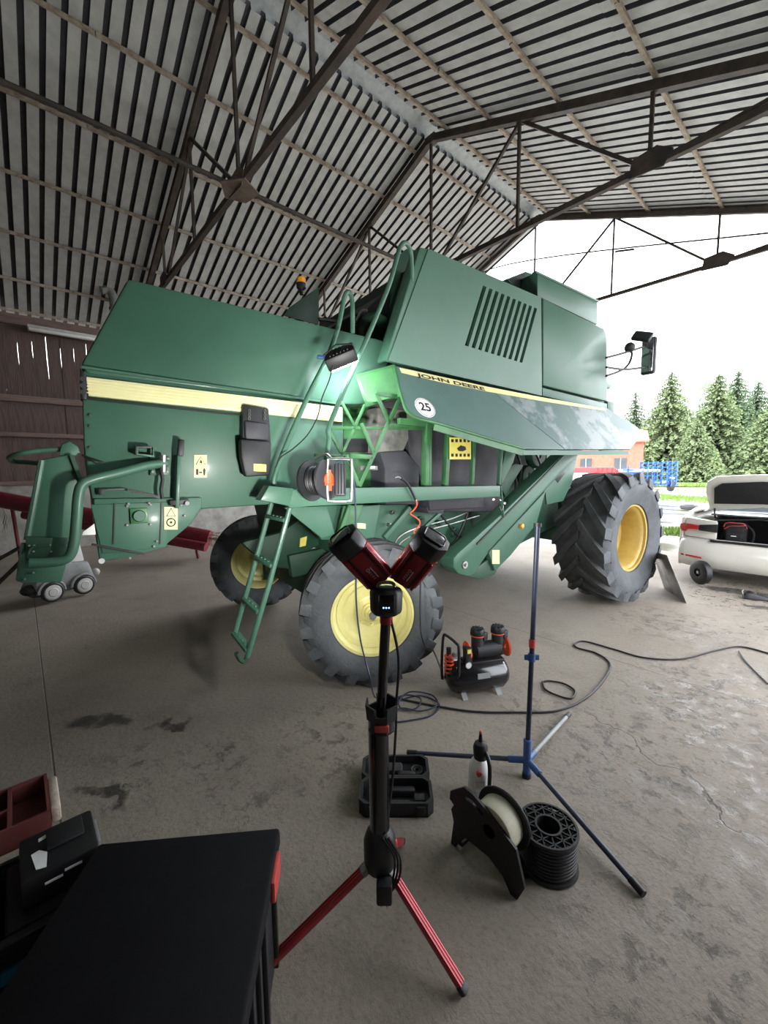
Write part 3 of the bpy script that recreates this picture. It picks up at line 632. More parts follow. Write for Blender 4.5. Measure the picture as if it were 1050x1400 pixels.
# chassis, cleaning shoe and rear axle
ca = MB(); ca.prism([Vc((-.5, *t)) for t in ((-.15, 1.47), (-.05, 1.0), (.6, .72), (2.2, .72), (3.3, .95), (3.3, 2.3), (1.6, 2.3), (1.6, 1.47))], (-1.8, 0, 0)); ca.build('chassis', M['green_dark'], HV, bevel=.01)
panel('side_sheet', [(398, 692), (560, 690), (640, 700), (655, 760), (612, 770), (540, 760), (480, 738), (440, 738)], -.36, .05, 'green', .004)
panel('gusset', [(388, 694), (447, 692), (458, 730), (440, 736)], -.10, .02, 'green', .003)
panel('gusset', [(470, 692), (497, 690), (480, 735), (462, 728)], -.12, .02, 'green_frame', .003)
panel('gusset', [(487, 693), (520, 690), (512, 735), (488, 738)], -.14, .02, 'green', .003)
panel('yellow_tag', [(489, 715), (500, 716), (500, 723), (489, 722)], -.12, .02, 'label_cream', 0)
gbar((478, 690), (462, 735), -.08, .03, .03); gbar((560, 694), (525, 735), -.2, .04, .04, 'green'); gbar((612, 692), (565, 735), -.2, .03, .03, 'green')
for a, b, r_ in ((537, 701, .018), (533, 718, .016), (640, 745, .02), (600, 715, .03), (622, 728, .05), (575, 712, .04)):
    MB().lathe([(.001, .03), (r_*.5, .03), (r_*.6, .012), (r_, .01), (r_, -.03)], q(a, b, -.30), (1, 0, 0), 16).build('pulley', M['green_dark'] if r_ > .025 else M['steel'], HV)
for pts, r_ in ((((538, 752), (545, 735), (570, 722), (615, 710), (640, 700)), .008), (((540, 756), (550, 740), (575, 728), (618, 716), (655, 705)), .008), (((600, 700), (630, 735), (650, 720)), .012), (((640, 700), (622, 740), (600, 745)), .012)):
    MB().tube(spline([q(a, b, -.24) for a, b in pts], 6), r_, 8).build('pipe', M['steel'] if r_ < .01 else M['black'], HV)
MB().bar((-.42, .0, .62), (-2.2, .05, .62), .20, .22).build('rear_axle', M['green_dark'], HV, bevel=.02)
panel('axle_arm', [(330, 742), (385, 728), (425, 700), (452, 735), (420, 755), (395, 778), (368, 775)], -.75, .10, 'green_dark', .01)
panel('axle_arm', [(395, 760), (480, 742), (470, 775), (400, 790)], -.70, .08, 'green_dark', .01)
panel('yellow_tag', [(411, 736), (420, 733), (418, 746), (410, 748)], -.735, .012, 'label_yellow', 0)
for (x_, yy, ang) in ((-.30, .0, 0), (-2.35, .05, 0)): MB().cyl((x_, yy, .38), (x_, yy, .86), .07, n=14).build('king_pin', M['green_dark'], HV)
# clean grain elevator running up to the front
el = MB()
el.prism(pp([(620, 764), (626, 757), (686, 703), (769, 622), (797, 604), (806, 606), (747, 669), (668, 756), (648, 785), (640, 788), (627, 785), (620, 776)], -.02), (-.16, 0, 0)); el.build('elevator', M['green'], HV, bevel=.012)
MB().bar(q(652, 744, -.015), q(782, 612, -.015), .01, .016).build('elevator_seam', M['black'], HV)
MB().bar(q(668, 755, -.015), q(744, 673, -.015), .01, .01).build('elevator_seam', M['green_dark'], HV)
panel('elevator_lower', [(668, 755), (677, 781), (698, 760), (734, 716), (747, 669)], -.05, .14, 'green', .008)
panel('elevator_shoe', [(636, 787), (672, 762), (680, 780), (676, 786), (655, 792)], -.08, .2, 'green_dark', .01)
ec = q(635, 772, -.02)
MB().lathe([(.001, .03), (.012, .03), (.014, .012), (.034, .012), (.038, 0), (.038, -.02)], ec, (1, 0, 0), 18).build('elevator_bearing', M['steel'], HV)
sticker('warning_sticker', 673, 752, 683, 771, -.045, glyph=0)
MB().lathe([(.001, .02), (.022, .018), (.026, 0), (.026, -.01)], q(713, 719, -.04), (1, 0, 0), 16).build('side_reflector', M['amber'], HV)
MB().bar(q(684, 664, .06), q(688, 706, -.02), .02, .03).build('hanger', M['green'], HV)
panel('fender_bracket', [(745, 668), (778, 628), (790, 622), (782, 660), (770, 685), (748, 690)], -.12, .02, 'green', .004)
panel('hole_shade', [(756, 652), (764, 641), (773, 646), (763, 660)], -.116, .004, 'black', .001)  # thin black sheet for the dark of the hole, the bracket stays solid
panel('strut', [(697, 598), (711, 598), (702, 632), (686, 662), (686, 640)], -.02, .03, 'green', .003)
panel('strut', [(684, 665), (688, 645), (704, 634), (716, 636), (700, 662), (692, 680)], -.14, .03, 'green_dark', .003)
for a, b, r_ in ((732, 622, .16), (745, 608, .10), (718, 650, .12)): MB().lathe([(r_*.3, .05), (r_*.85, .05), (r_*.92, .02), (r_, .05), (r_, -.03), (r_*.92, 0), (r_*.8, -.03)], q(a, b, -.42), (1, 0, 0), 24).build('belt_pulley', M['green_dark'], HV)
for pts in (((700, 605), (712, 640), (704, 690)), ((690, 612), (705, 660), (695, 700)), ((722, 600), (740, 640), (728, 660))):
    MB().tube(spline([q(a, b, -.34) for a, b in pts], 6), .012, 8).build('hydraulic_hose', M['black'], HV)
for a, b in ((675, 683), (685, 683), (690, 688)): MB().cyl(q(a, b, -.02), q(a, b, .03), .012, n=8).build('coupling', M['steel'], HV)
MB().tube(spline([q(684, 688, .0), q(688, 692, .02), q(686, 698, .02), q(683, 692, .0)], 5), .004, 6).build('pull_ring', M['steel'], HV)
# fittings below the shield tip
panel('shield_bracket', [(805, 616), (852, 615), (852, 620), (806, 622)], .12, .05, 'green_dark', .003)
panel('shield_bracket', [(822, 612), (846, 612), (846, 619), (822, 620)], .14, .03, 'green', .003)
for a, b in ((808, 613), (816, 614), (826, 613)): MB().cyl(q(a, b, .12), q(a, b, .18), .02, n=10).build('shield_latch', M['steel'], HV)
# cab behind the tank with its roof, and mirrors on arms
MB().box((-1.75, 4.9, 2.6), (1.3, 1.5, .9)).build('cab', M['glass'], HV, bevel=.12, seg=3)
MB().box((-1.75, 4.9, 3.1), (1.4, 1.7, .14)).build('cab_roof', M['green'], HV, bevel=.05)
MB().box((-1.5, 4.6, 1.1), (1.4, 1.2, .8)).build('front_frame', M['green_dark'], HV, bevel=.02)
xm = .12
for pts in (((829, 489), (855, 482), (880, 474)), ((829, 502), (855, 505), (882, 502)), ((829, 514), (850, 506), (860, 497), (864, 484), (861, 479))):
    MB().tube(spline([q(a, b, xm) for a, b in pts], 6), .014, 8).build('mirror_arm', M['black'], HV)
mm_ = q(887, 487, xm)
MB().box(mm_, (.17, .07, .46)).build('mirror', M['plastic'], HV, bevel=.03)
MB().box(mm_+Vc((.0, -.036, 0)), (.13, .012, .40)).build('mirror_face', M['mirror_glass'], HV, bevel=.004)
m2 = q(878, 460, xm); MB().box(m2, (.22, .06, .13), Euler((-.6, .35, .1)).to_matrix()).build('ramp_mirror', M['plastic'], HV, bevel=.02)
MB().ball(q(861, 475, xm), .06, 12, 8).build('side_lamp', M['plastic'], HV)

# ------------------------------------------------------------------ wheels
def wheel(name, R_, W, rimr, nlug, lug, at, ang, mt='tire', dish=.1, hubr=.1, rm='rim_yellow'):
    """tire around the local x axis; +x is the outer face"""
    mb = MB(); h = W/2
    prof = [(rimr*.98, -h*.72), (rimr*1.05, -h*.86), (R_*.74, -h*1.0), (R_*.86, -h*.97), (R_*.925, -h*.84), (R_*.945, -h*.5), (R_*.95, 0), (R_*.945, h*.5), (R_*.925, h*.84), (R_*.86, h*.97), (R_*.74, h*1.0), (rimr*1.05, h*.86), (rimr*.98, h*.72)]
    mb.lathe(prof, (0, 0, 0), (1, 0, 0), 56)
    def rad(u):                                   # carcass radius at |u| in 0..1 of half width
        return R_*(.95-.025*max(0, (u-.5)/.34)**1.5) if u < .84 else R_*(.925-.065*min(1, (u-.84)/.13))
    for k in range(nlug):
        for s in (-1, 1):
            a0 = 2*math.pi*(k+(.5 if s > 0 else 0))/nlug; st_ = [-.04, .2, .42, .62, .8, .95, 1.0]; rows = []
            for j, u in enumerate(st_):
                a = a0 + lug*u*1.0; th = (.55+.25*u)*math.pi/nlug*.62
                top = R_*(1.0-.012*u*u) if u < .9 else R_*(.985 if u < .97 else .83)
                xx = s*h*(u if u < .97 else 1.02)
                for da, r_ in ((-th*1.15, rad(abs(u))-.012), (-th*.8, top), (th*.8, top), (th*1.15, rad(abs(u))-.012)):
                    rows.append(Vc((xx, -math.sin(a+da)*r_, math.cos(a+da)*r_)))
            fs = []
            for j in range(len(st_)-1):
                for i in range(3): b_ = j*4+i; fs.append((b_, b_+1, b_+5, b_+4))
                b_ = j*4; fs.append((b_+3, b_, b_+4, b_+7))
            n_ = (len(st_)-1)*4; fs += [(0, 3, 2, 1), (n_, n_+1, n_+2, n_+3)]; mb.add(rows, fs)
    t = mb.build(name, M[mt], HV, smooth=40); t.location = at; t.data.materials.append(M['tire_side'])
    for pg in t.data.polygons:
        c_ = pg.center
        if abs(c_.x) > h*.90 and math.hypot(c_.y, c_.z) < R_*.93: pg.material_index = 1; t.rotation_euler = (0, 0, ang)
    s_ = 1
    MB().lathe([(rimr*.96, -h*.76), (rimr*1.06, -h*.80), (rimr*1.06, -h*.74), (rimr*.93, -h*.66), (rimr*.88, -h*.3), (rimr*.86, h*.2), (rimr*.90, h*.6), (rimr*.95, h*.70), (rimr*1.06, h*.76), (rimr*1.06, h*.82), (rimr*.97, h*.80)], (0, 0, 0), (1, 0, 0), 48, close=True).build('rim', M[rm], t)
    dz_ = h*dish
    MB().lathe([(.001, dz_+.02), (hubr*1.5, dz_+.02), (hubr*1.9, dz_), (rimr*.66, dz_+.02), (rimr*.75, dz_+.06), (rimr*.88, dz_+.07), (rimr*.88, dz_+.05), (rimr*.72, dz_+.03), (.001, dz_-.01)], (0, 0, 0), (1, 0, 0), 48).build('wheel_disc', M[rm], t)
    MB().lathe([(.001, dz_+.11), (hubr*.45, dz_+.11), (hubr*.5, dz_+.08), (hubr*.75, dz_+.075), (hubr*.8, dz_+.05), (hubr, dz_+.05), (hubr*1.05, dz_+.0)], (0, 0, 0), (1, 0, 0), 24).build('hub', M[rm], t)
    MB().cyl((dz_+.10, 0, 0), (dz_+.135, 0, 0), hubr*.38, n=12).build('axle_nut', M['dusty'], t)
    for k in range(8):
        a = k*math.pi/4; c_ = Vc((0, math.cos(a)*hubr*1.45, math.sin(a)*hubr*1.45)); MB().cyl(c_+Vc((dz_+.015, 0, 0)), c_+Vc((dz_+.04, 0, 0)), .014, n=6).build('wheel_bolt', M[rm], t)
    return t
sa = R(-30)
wheel('rear_wheel', .57, .40, .318, 18, .55, (-.20*math.cos(R(27)), .20*math.sin(R(27))*0+.10, .57), R(-27), dish=.15, hubr=.075)
wheel('rear_wheel', .57, .40, .318, 18, .55, (-2.60, .02, .57), R(-20), dish=-.5, hubr=.075)
fo = Vc((.284, 3.78, .815))
wheel('drive_wheel', .815, .68, .41, 17, .5, fo+Vc((-.34, 0, 0)), 0, dish=-.25, hubr=.13, rm='rim_gold')
wheel('drive_wheel', .815, .68, .41, 20, .5, Vc((-3.08+.34, 3.78, .815)), math.pi, dish=-.25, hubr=.13, rm='rim_gold')
MB().bar((-.35, 3.78, .815), (-2.45, 3.78, .815), .26, .30).build('front_axle', M['green_dark'], HV, bevel=.02)
for x_ in (-.42, -2.38): MB().cyl((x_, 3.78, .815), (x_+math.copysign(.25, x_+1.4), 3.78, .815), .17, n=20).build('final_drive', M['green_dark'], HV)

# ================================================================== helpers for loose things (built in world coordinates, stored relative to the base)
def bw(mb, name, m_, T, **k):
    mb.v = [v-Vc(T.location) for v in mb.v]; return mb.build(name, M[m_], T, **k)
def ring(c, r, ax, n=24):
    ax = Vc(ax).normalized(); u = ax.orthogonal().normalized(); b = ax.cross(u); c = Vc(c)
    return [c+(u*math.cos(2*math.pi*i/n)+b*math.sin(2*math.pi*i/n))*r for i in range(n)]

# ------------------------------------------------------------------ LED flood light clamped on the hand rail
def hw(px, py, x): 
    v = q(px, py, x); return VO + VX*v.x + VF*v.y + Vc((0, 0, v.z))
fc = hw(466, 488, .14)
FL = thing('flood_light', 'small lit black LED flood light clamped to the green hand rail', 'work light', fc)
ax_r = (RT*.93 + UP*.34 - FW*.1).normalized(); ax_d = (UP*-.62 + FW*.66 + RT*.40).normalized(); ax_d = (ax_d-ax_r*ax_d.dot(ax_r)).normalized(); ax_n = ax_r.cross(ax_d)
Rm = Mx((ax_r, ax_n, ax_d)).transposed()
bw(MB().box(fc, (.205, .13, .085), Rm), 'housing', 'black', FL, bevel=.012)
for k in range(6): bw(MB().box(fc-ax_d*.035+ax_r*(-.06+.024*k), (.006, .09, .03), Rm), 'cooling_fin', 'black', FL)
bw(MB().box(fc+ax_d*.045, (.185, .11, .008), Rm), 'lamp_panel', 'lamp_glass', FL)
bw(MB().tube([fc-ax_r*.095-ax_d*.0, fc-ax_r*.1-ax_d*.05, fc+ax_r*.0-ax_d*.085, fc+ax_r*.1-ax_d*.05, fc+ax_r*.095], .006, 6), 'bracket', 'black', FL)
bw(MB().bar(fc-ax_r*.09-ax_d*.03, fc-ax_r*.14-ax_d*.06, .03, .02), 'clamp', 'blue', FL, bevel=.004)
ld = bpy.data.lights.new('flood_light_beam', 'SPOT'); ld.energy = 5.5; ld.spot_size = R(125); ld.spot_blend = .6; ld.shadow_soft_size = .06; ld.color = (.98, 1, .93)
lo = bpy.data.objects.new('flood_light_beam', ld); col.objects.link(lo); lo.parent = FL; lo.location = ax_d*.06
lo.rotation_mode = 'QUATERNION'; lo.rotation_quaternion = (hw(515, 545, -.05)-fc).to_track_quat('-Z', 'Y')
tag(MB().tube(spline([hw(455, 500, .15), hw(450, 520, .13), hw(440, 545, .10), hw(434, 570, .09), hw(420, 595, .07), hw(400, 614, .06), hw(384, 625, .06), hw(376, 640, .06)], 6), .004, 6).build('lamp_cable', M['black']), 'thin black cable hanging from the lit flood light down the hand rail', 'cable')

# ------------------------------------------------------------------ cable reel hung on the platform edge
rc = hw(432, 657, .17); RL = thing('cable_reel', 'black and orange cable reel with silver tube frame hung on the platform edge', 'cable reel', rc)
ax = (RT*.84 - FW*.50 + UP*.02).normalized(); sd = Vc((0, 0, 1)).cross(ax)
bw(MB().lathe([(.001, -.02), (.125, -.02), (.13, -.01), (.13, .0), (.001, .0)], rc-ax*.03+sd*-.0, ax, 28), 'flange', 'plastic', RL)
bw(MB().lathe([(.001, 0), (.075, 0), (.075, .10), (.001, .10)], rc-ax*.02, ax, 20), 'drum', 'black', RL)
bw(MB().lathe([(.001, .10), (.12, .10), (.125, .11), (.12, .12), (.001, .12)], rc-ax*.02, ax, 28), 'flange', 'plastic', RL)
mb = MB()
for k in range(6): mb.tube(ring(rc-ax*(.012-.015*k), .085+.003*(k % 2), ax, 20), .008, 6, closed=True)
bw(mb, 'wound_cable', 'black', RL)
mb = MB().lathe([(.02, .121), (.045, .121), (.045, .130), (.02, .130)], rc-ax*.02, ax, 16, close=True); mb.bar(rc+ax*.108+Vc((0, 0, .06)), rc+ax*.108-Vc((0, 0, .07)), .02, .012); mb.bar(rc+ax*.108-Vc((0, 0, .03))-sd*.04, rc+ax*.108-Vc((0, 0, .03))+sd*.03, .02, .012)
bw(mb, 'socket_plate', 'orange', RL)
fr = [(-.02, .13), (.17, .13), (.20, .10), (.20, -.11), (.17, -.14), (-.02, -.14), (-.05, -.11), (-.05, .10)]
f0 = rc+ax*.13+RT*.0
mb = MB().tube(spline([f0+RT*(u*.58-.0)+UP*(v*.95) for u, v in fr], 4, True), .009, 8, closed=True)
bw(mb, 'tube_frame', 'steel', RL)
bw(MB().tube(spline([f0+UP*.12, f0+UP*.16-ax*.05, f0+UP*.14-ax*.14], 5), .008, 8), 'handle', 'steel', RL)
mb = MB().box(f0+RT*.045-FW*-.03, (.07, .05, .2), Mx((RT, FW, UP)).transposed()); bw(mb, 'cage', 'tank', RL, bevel=.01)
for k in range(4): bw(MB().bar(f0+RT*(.02+.018*k)+UP*.09-FW*.002, f0+RT*(.02+.018*k)-UP*.09-FW*.002, .006, .006), 'cage_bar', 'plastic', RL)
gp = hw(487, 676, .16)
tag(MB().tube(spline([rc+RT*.10+UP*.10, hw(476, 630, .16), hw(483, 655, .16), hw(486, 690, .17), hw(487, 760, .18), hw(487, 820, .20), hw(492, 870, .22), hw(500, 905, .24), hw(507, 930, .26), G(512, 952, .01), G(530, 965, .008), G(548, 957, .008), G(575, 951, .008), G(600, 962, .008), G(590, 978, .008), G(560, 985, .008), G(535, 988, .008)], 8), .006, 6).build('reel_cable', M['lead_blue']), 'grey cable running from the hung reel down past the rear wheel to the floor', 'cable')

# ------------------------------------------------------------------ orange spiral hose
sp0 = [q(546, 657, -.05), q(556, 662, -.02), q(563, 676, .0)]
hz = [hw(568, 682, .12), hw(570, 690, .13), hw(566, 697, .14), (hw(561, 702, .14)), hw(568, 707, .12), hw(574, 713, .12), hw(572, 720, .1), hw(566, 726, .1), hw(568, 730, .08), hw(578, 731, .05)]
h = thing('air_hose', 'thin orange air hose with black nozzle dangling from the platform beam', 'hose', hw(563, 676, .12))
bw(MB().tube(spline(hz, 6), .0055, 6), 'hose', 'orange', h)
bw(MB().tube(spline([hw(548, 654, .12), hw(556, 660, .12), hw(563, 672, .12), hw(568, 683, .12)], 5), .010, 8), 'nozzle', 'black', h)
bw(MB().cyl(hw(566, 678, .12), hw(569, 685, .12), .008, n=8), 'fitting', 'steel', h)
bw(MB().tube(spline([hw(540, 653, .11), hw(545, 652, .115), hw(549, 655, .12)], 4), .006, 6), 'coupling', 'steel', h)

# ------------------------------------------------------------------ tripod work light with two red heads
tb_ = Vc((-1.05, .885, 0)); TL = thing('tripod_light', 'tripod work light with two dark red lamp heads and red legs on black mast', 'work light', tb_)
top = tb_+RT*.032+Vc((0, 0, 1.22)); hub = tb_+Vc((0, 0, .30))
bw(MB().cyl(hub+Vc((0, 0, .1)), hub+Vc((0, 0, .53)), .036, n=20), 'lower_tube', 'black_gloss', TL)
bw(MB().cyl(tb_+Vc((.005, .005, .80)), top, .0175, n=16), 'mast', 'black_gloss', TL)
cu = tb_+RT*.012+Vc((0, 0, .84))
bw(MB().prism([cu+Vc((.05*math.cos(a), .05*math.sin(a), -.05)) for a in [i*math.pi/4+.4 for i in range(8)]], (0, 0, .012)), 'collar', 'black', TL, bevel=.003)
mb = MB(); oc = [Vc((math.cos(i*math.pi/4+.4), math.sin(i*math.pi/4+.4), 0)) for i in range(8)]
for i in range(8):
    a, b = oc[i], oc[(i+1) % 8]; hh = .05 if i % 3 else .02
    mb.prism([cu+a*.055+Vc((0, 0, -.005)), cu+b*.055+Vc((0, 0, -.005)), cu+b*.06+Vc((0, 0, hh)), cu+a*.06+Vc((0, 0, hh))], (oc[i]+oc[(i+1) % 8])*-.003)
bw(mb, 'cup', 'black', TL)
bw(MB().cyl(cu+Vc((0, 0, -.05)), cu+Vc((0, 0, .0)), .046, n=16), 'clamp', 'black', TL)
bw(MB().box(cu-FW*.047+RT*.0+Vc((0, 0, -.025)), (.05, .016, .026), Mx((RT, FW, Vc((0, 0, 1)))).transposed()), 'release_button', 'red_light', TL, bevel=.004)
bw(MB().lathe([(.02, .0), (.055, .0), (.06, .03), (.06, .10), (.05, .13), (.036, .15), (.001, .15)], hub+Vc((0, 0, -.04)), (0, 0, 1), 16), 'leg_hub', 'black', TL)
for k in range(3): bw(MB().tube(spline([hub+RT*(.01+.01*k)-FW*.05+UP*.10, hub+RT*(.05+.01*k)-FW*.06+UP*.04, hub+RT*(.045+.01*k)-FW*.05-UP*.05, hub+RT*.02-FW*.06-UP*.10], 6), .0045, 6), 'power_cable', 'black', TL)
pl = hub+RT*.015-FW*.07-UP*.07
bw(MB().box(pl, (.055, .045, .07), Mx((RT, FW, UP)).transposed()), 'plug', 'black', TL, bevel=.008)
for s in (-1, 1): bw(MB().cyl(pl+RT*.010*s-UP*.035, pl+RT*.010*s-UP*.055, .0028, n=6), 'plug_pin', 'steel', TL)
bw(MB().box(hub+RT*.05+UP*.05-FW*.01, (.02, .02, .03)), 'knob', 'red_light', TL, bevel=.004)
for foot in (G(637, 1362), G(355, 1335), tb_+Vc((-.20, .30, 0))):
    foot = Vc((foot.x, foot.y, .012)); d = (foot-hub); a = hub+d.normalized()*.07; t_ = d.normalized(); n_ = t_.cross(Vc((0, 0, 1))).normalized(); u_ = n_.cross(t_)
    leg = bw(MB().bar(a, foot-t_*.02, .030, .022, u_), 'leg', 'red_leg', TL, bevel=.004)
    for s in (-1, 0, 1): bw(MB().bar(a+n_*s*.010+u_*.011+t_*.01, foot-t_*.025+n_*s*.010+u_*.011, .0045, .004, u_), 'leg_rib', 'red_leg', TL)
    bw(MB().bar(a-t_*.03, a+t_*.015, .034, .027, u_), 'leg_joint', 'grey_plastic', TL, bevel=.004)
    bw(MB().bar(foot-t_*.03, foot, .033, .024, u_), 'foot', 'plastic', TL, bevel=.005)
# battery head
bh = top+Vc((0, 0, .035)); B3 = Mx((RT, FW, UP)).transposed()
bw(MB().lathe([(.001, -.05), (.036, -.05), (.052, -.042), (.056, -.03), (.058, .03), (.05, .045), (.001, .045)], bh, UP, 8), 'battery_head', 'black', TL, bevel=.006)
bw(MB().cyl(top-Vc((0, 0, .045)), top-Vc((0, 0, .02)), .022, n=14), 'mast_collar', 'red_alu', TL)
bw(MB().box(bh-FW*.052, (.055, .012, .06), B3), 'control_panel', 'black_gloss', TL, bevel=.004)
for k in range(3): bw(MB().cyl(bh-FW*.0575+RT*(-.009+.009*k)-UP*.012, bh-FW*.0595+RT*(-.009+.009*k)-UP*.012, .0024, n=8), 'status_light', 'blue_led', TL)
bw(MB().tube(spline([bh-RT*.03+UP*.045, bh-RT*.02+UP*.06, bh+RT*.02+UP*.06, bh+RT*.03+UP*.045], 4), .006, 8), 'yoke', 'steel', TL)
def head(base, tip):
    ax = (tip-base); L_ = ax.length; ax = ax.normalized(); sd = ax.cross(FW).normalized(); n_ = sd.cross(ax)
    if n_.dot(FW) > 0: n_ = -n_
    def octo(c, rx, ry, ch=.45): 
        o_ = []
        for sx, sy in ((1, ch), (ch, 1), (-ch, 1), (-1, ch), (-1, -ch), (-ch, -1), (ch, -1), (1, -ch)): o_.append(c+sd*rx*sx+n_*ry*sy)
        return o_
    body = bw(MB().prism(octo(base, .056, .045), ax*L_*.70), 'lamp_head', 'red_alu', TL, bevel=.004)
    for s in (-1, 1):
        bw(MB().bar(base+sd*s*.040+n_*.042+ax*.006, base+sd*s*.040+n_*.042+ax*L_*.69, .010, .010, n_), 'fin', 'red_alu', TL, bevel=.002)
        bw(MB().bar(base+sd*s*.027+n_*.0455+ax*.006, base+sd*s*.027+n_*.0455+ax*L_*.69, .004, .003, n_), 'groove', 'black', TL)
    cap = bw(MB().prism(octo(base+ax*L_*.70, .057, .047), ax*L_*.30), 'lamp_cap', 'black', TL, bevel=.006)
    tn = (ax*.75+n_*.66).normalized(); c_ = base+ax*L_*1.0
    bw(MB().box(c_+ax*.002, (.07, .05, .006), Mx((sd, n_, ax)).transposed()), 'lamp_window', 'lens', TL, bevel=.002)
    bw(MB().tube([c_+ax*.004+sd*a*.037+n_*b*.027 for a, b in ((-1, -.7), (-.8, -1), (.8, -1), (1, -.7), (1, .7), (.8, 1), (-.8, 1), (-1, .7))], .003, 6, closed=True), 'window_rim', 'black_gloss', TL)
    mw = frame(base+ax*L_*.26+n_*.0462, ax, n_.cross(ax)); mw.translation -= Vc(TL.location)
    pc = base+ax*L_*.36-n_*.047                            # the lit side of the head looks at the machine
    bw(MB().box(pc, (.075, .004, L_*.5), Mx((sd, n_, ax)).transposed()), 'lamp_panel', 'lamp_glass', TL)
    l_ = bpy.data.lights.new('lamp_beam', 'SPOT'); l_.energy = 16; l_.spot_size = R(125); l_.spot_blend = .45; l_.shadow_soft_size = .05; l_.color = (1, .99, .92)
    lo_ = bpy.data.objects.new('lamp_beam', l_); col.objects.link(lo_); lo_.parent = TL; lo_.location = pc-n_*.012-Vc(TL.location)
    lo_.rotation_mode = 'QUATERNION'; lo_.rotation_quaternion = (-n_).to_track_quat('-Z', 'Y')
    def mk(a, b): return mw @ Vc((a, b, .0006))
    MB().tube([mk(.024+.0055*math.cos(i*.785), .004+.0055*math.sin(i*.785)) for i in range(8)], .0012, 4, closed=True).build('print_mark', M['print_grey'], TL)
    for i in range(4): MB().tube([mk(-.022+.0105*i, -.001), mk(-.020+.0105*i, .009), mk(-.0165+.0105*i, .003)], .0011, 4).build('print_mark', M['print_grey'], TL)
    MB().bar(mk(-.024, -.008), mk(.028, -.008), .0035, .0006, n_).build('print_mark', M['print_grey'], TL)
    return body
def atd(px, py, d): 
    r_ = ray(px, py); return CAM+r_*d
head(atd(517, 789, 1.47), atd(466, 733, 1.36))
head(atd(552, 789, 1.47), atd(594, 735, 1.34))

# ------------------------------------------------------------------ black stand with blue joints
sb = Vc((-1.083, 1.98, 0)); ST_ = thing('tripod_stand', 'slim dark blue pole stand with blue joint and three flat splayed legs on concrete', 'stand', sb)
ptop = CAM+ray(735, 720)*((sb-CAM).dot(FW)/1.0-.08); 
hb = sb+Vc((0, 0, .10))
bw(MB().cyl(hb, ptop, .0135, n=14), 'pole', 'lead_blue', ST_)
dpl = (ptop-hb).normalized()
bw(MB().cyl(ptop, ptop+dpl*.02, .021, n=14), 'pole_cap', 'plastic', ST_)
pm = hb+(ptop-hb)*.51
bw(MB().cyl(pm-dpl*.025, pm+dpl*.02, .018, n=14), 'pole_clamp', 'red_light', ST_)
bw(MB().cyl(pm-dpl*.10, pm-dpl*.06, .02, n=12), 'pole_clamp', 'blue', ST_); bw(MB().bar(pm-dpl*.08-RT*.04, pm-dpl*.08+RT*.04, .014, .03, UP), 'wing_nut', 'blue', ST_, bevel=.004)
bw(MB().cyl(sb+Vc((0, 0, .012)), hb+Vc((0, 0, .12)), .021, n=14), 'hub_sleeve', 'blue', ST_, bevel=.002)
bw(MB().cyl(sb+Vc((0, 0, .0)), sb+Vc((0, 0, .025)), .024, n=14), 'hub_foot', 'plastic', ST_)
for fx in (G(557, 1032), G(880, 1228), G(778, 979)):
    e = Vc((fx.x, fx.y, .016)); d = (e-hb).normalized()
    bw(MB().cyl(hb+d*.02, e, .0125, n=12), 'leg', 'grey_plastic' if fx.y > 2.5 else 'lead_blue', ST_)
    bw(MB().cyl(hb+d*.005, hb+d*.10, .018, n=12), 'leg_socket', 'blue', ST_); bw(MB().cyl(e-d*.06, e, .0155, n=12), 'foot', 'black', ST_)

# ------------------------------------------------------------------ air compressor
ca_, cb_ = G(612, 950, 0), G(690, 938, 0); ca_.z = cb_.z = 0
cm = (ca_+cb_)/2; CP = thing('air_compressor', 'black air compressor with orange parts, two motor heads and handle on the floor', 'air compressor', cm)
cx = (cb_-ca_).normalized(); cy = Vc((0, 0, 1)).cross(cx); L_ = .46; rt = .118; zc = .135
def cp(a, b, c): return cm+cx*a+cy*b+Vc((0, 0, c))
bw(MB().lathe([(.001, -L_/2-.02), (.05, -L_/2-.015), (.09, -L_/2+.005), (rt, -L_/2+.05), (rt, L_/2-.05), (.09, L_/2-.005), (.05, L_/2+.015), (.001, L_/2+.02)], cp(0, 0, zc), cx, 28), 'air_tank', 'black_gloss', CP)
for k in (-.14, .14):
    for s in (-1, 1): bw(MB().prism([cp(k-.02, s*.05, zc-.09), cp(k+.02, s*.05, zc-.09), cp(k+.02, s*.10, .0), cp(k-.02, s*.10, .0)], cy*s*.006), 'foot', 'grey_plastic', CP)
bw(MB().prism([cp(-.12, -.06, zc+.10), cp(.2, -.06, zc+.10), cp(.2, .06, zc+.10), cp(-.12, .06, zc+.10)], (0, 0, .025)), 'mount_plate', 'black', CP, bevel=.006)
bw(MB().cyl(cp(-.02, 0, zc+.19), cp(.18, 0, zc+.19), .062, n=20), 'motor', 'plastic', CP)
for k in (.0, .17):
    bw(MB().cyl(cp(k, 0, zc+.20), cp(k, 0, zc+.31), .046, n=18), 'cylinder', 'plastic', CP)
    bw(MB().cyl(cp(k, 0, zc+.305), cp(k, 0, zc+.312), .054, n=20), 'cylinder_ring', 'orange', CP)
    bw(MB().cyl(cp(k, 0, zc+.312), cp(k, 0, zc+.36), .055, .05, n=20), 'filter_cap', 'black', CP, bevel=.006)
    for j in range(5): bw(MB().box(cp(k, 0, zc+.362), (.09, .008, .008), Mx.Rotation(j*math.pi/5, 3, 'Z')), 'cap_rib', 'plastic', CP)
    bw(MB().box(cp(k+.05, -.02, zc+.30), (.03, .05, .06)), 'valve', 'plastic', CP, bevel=.006)
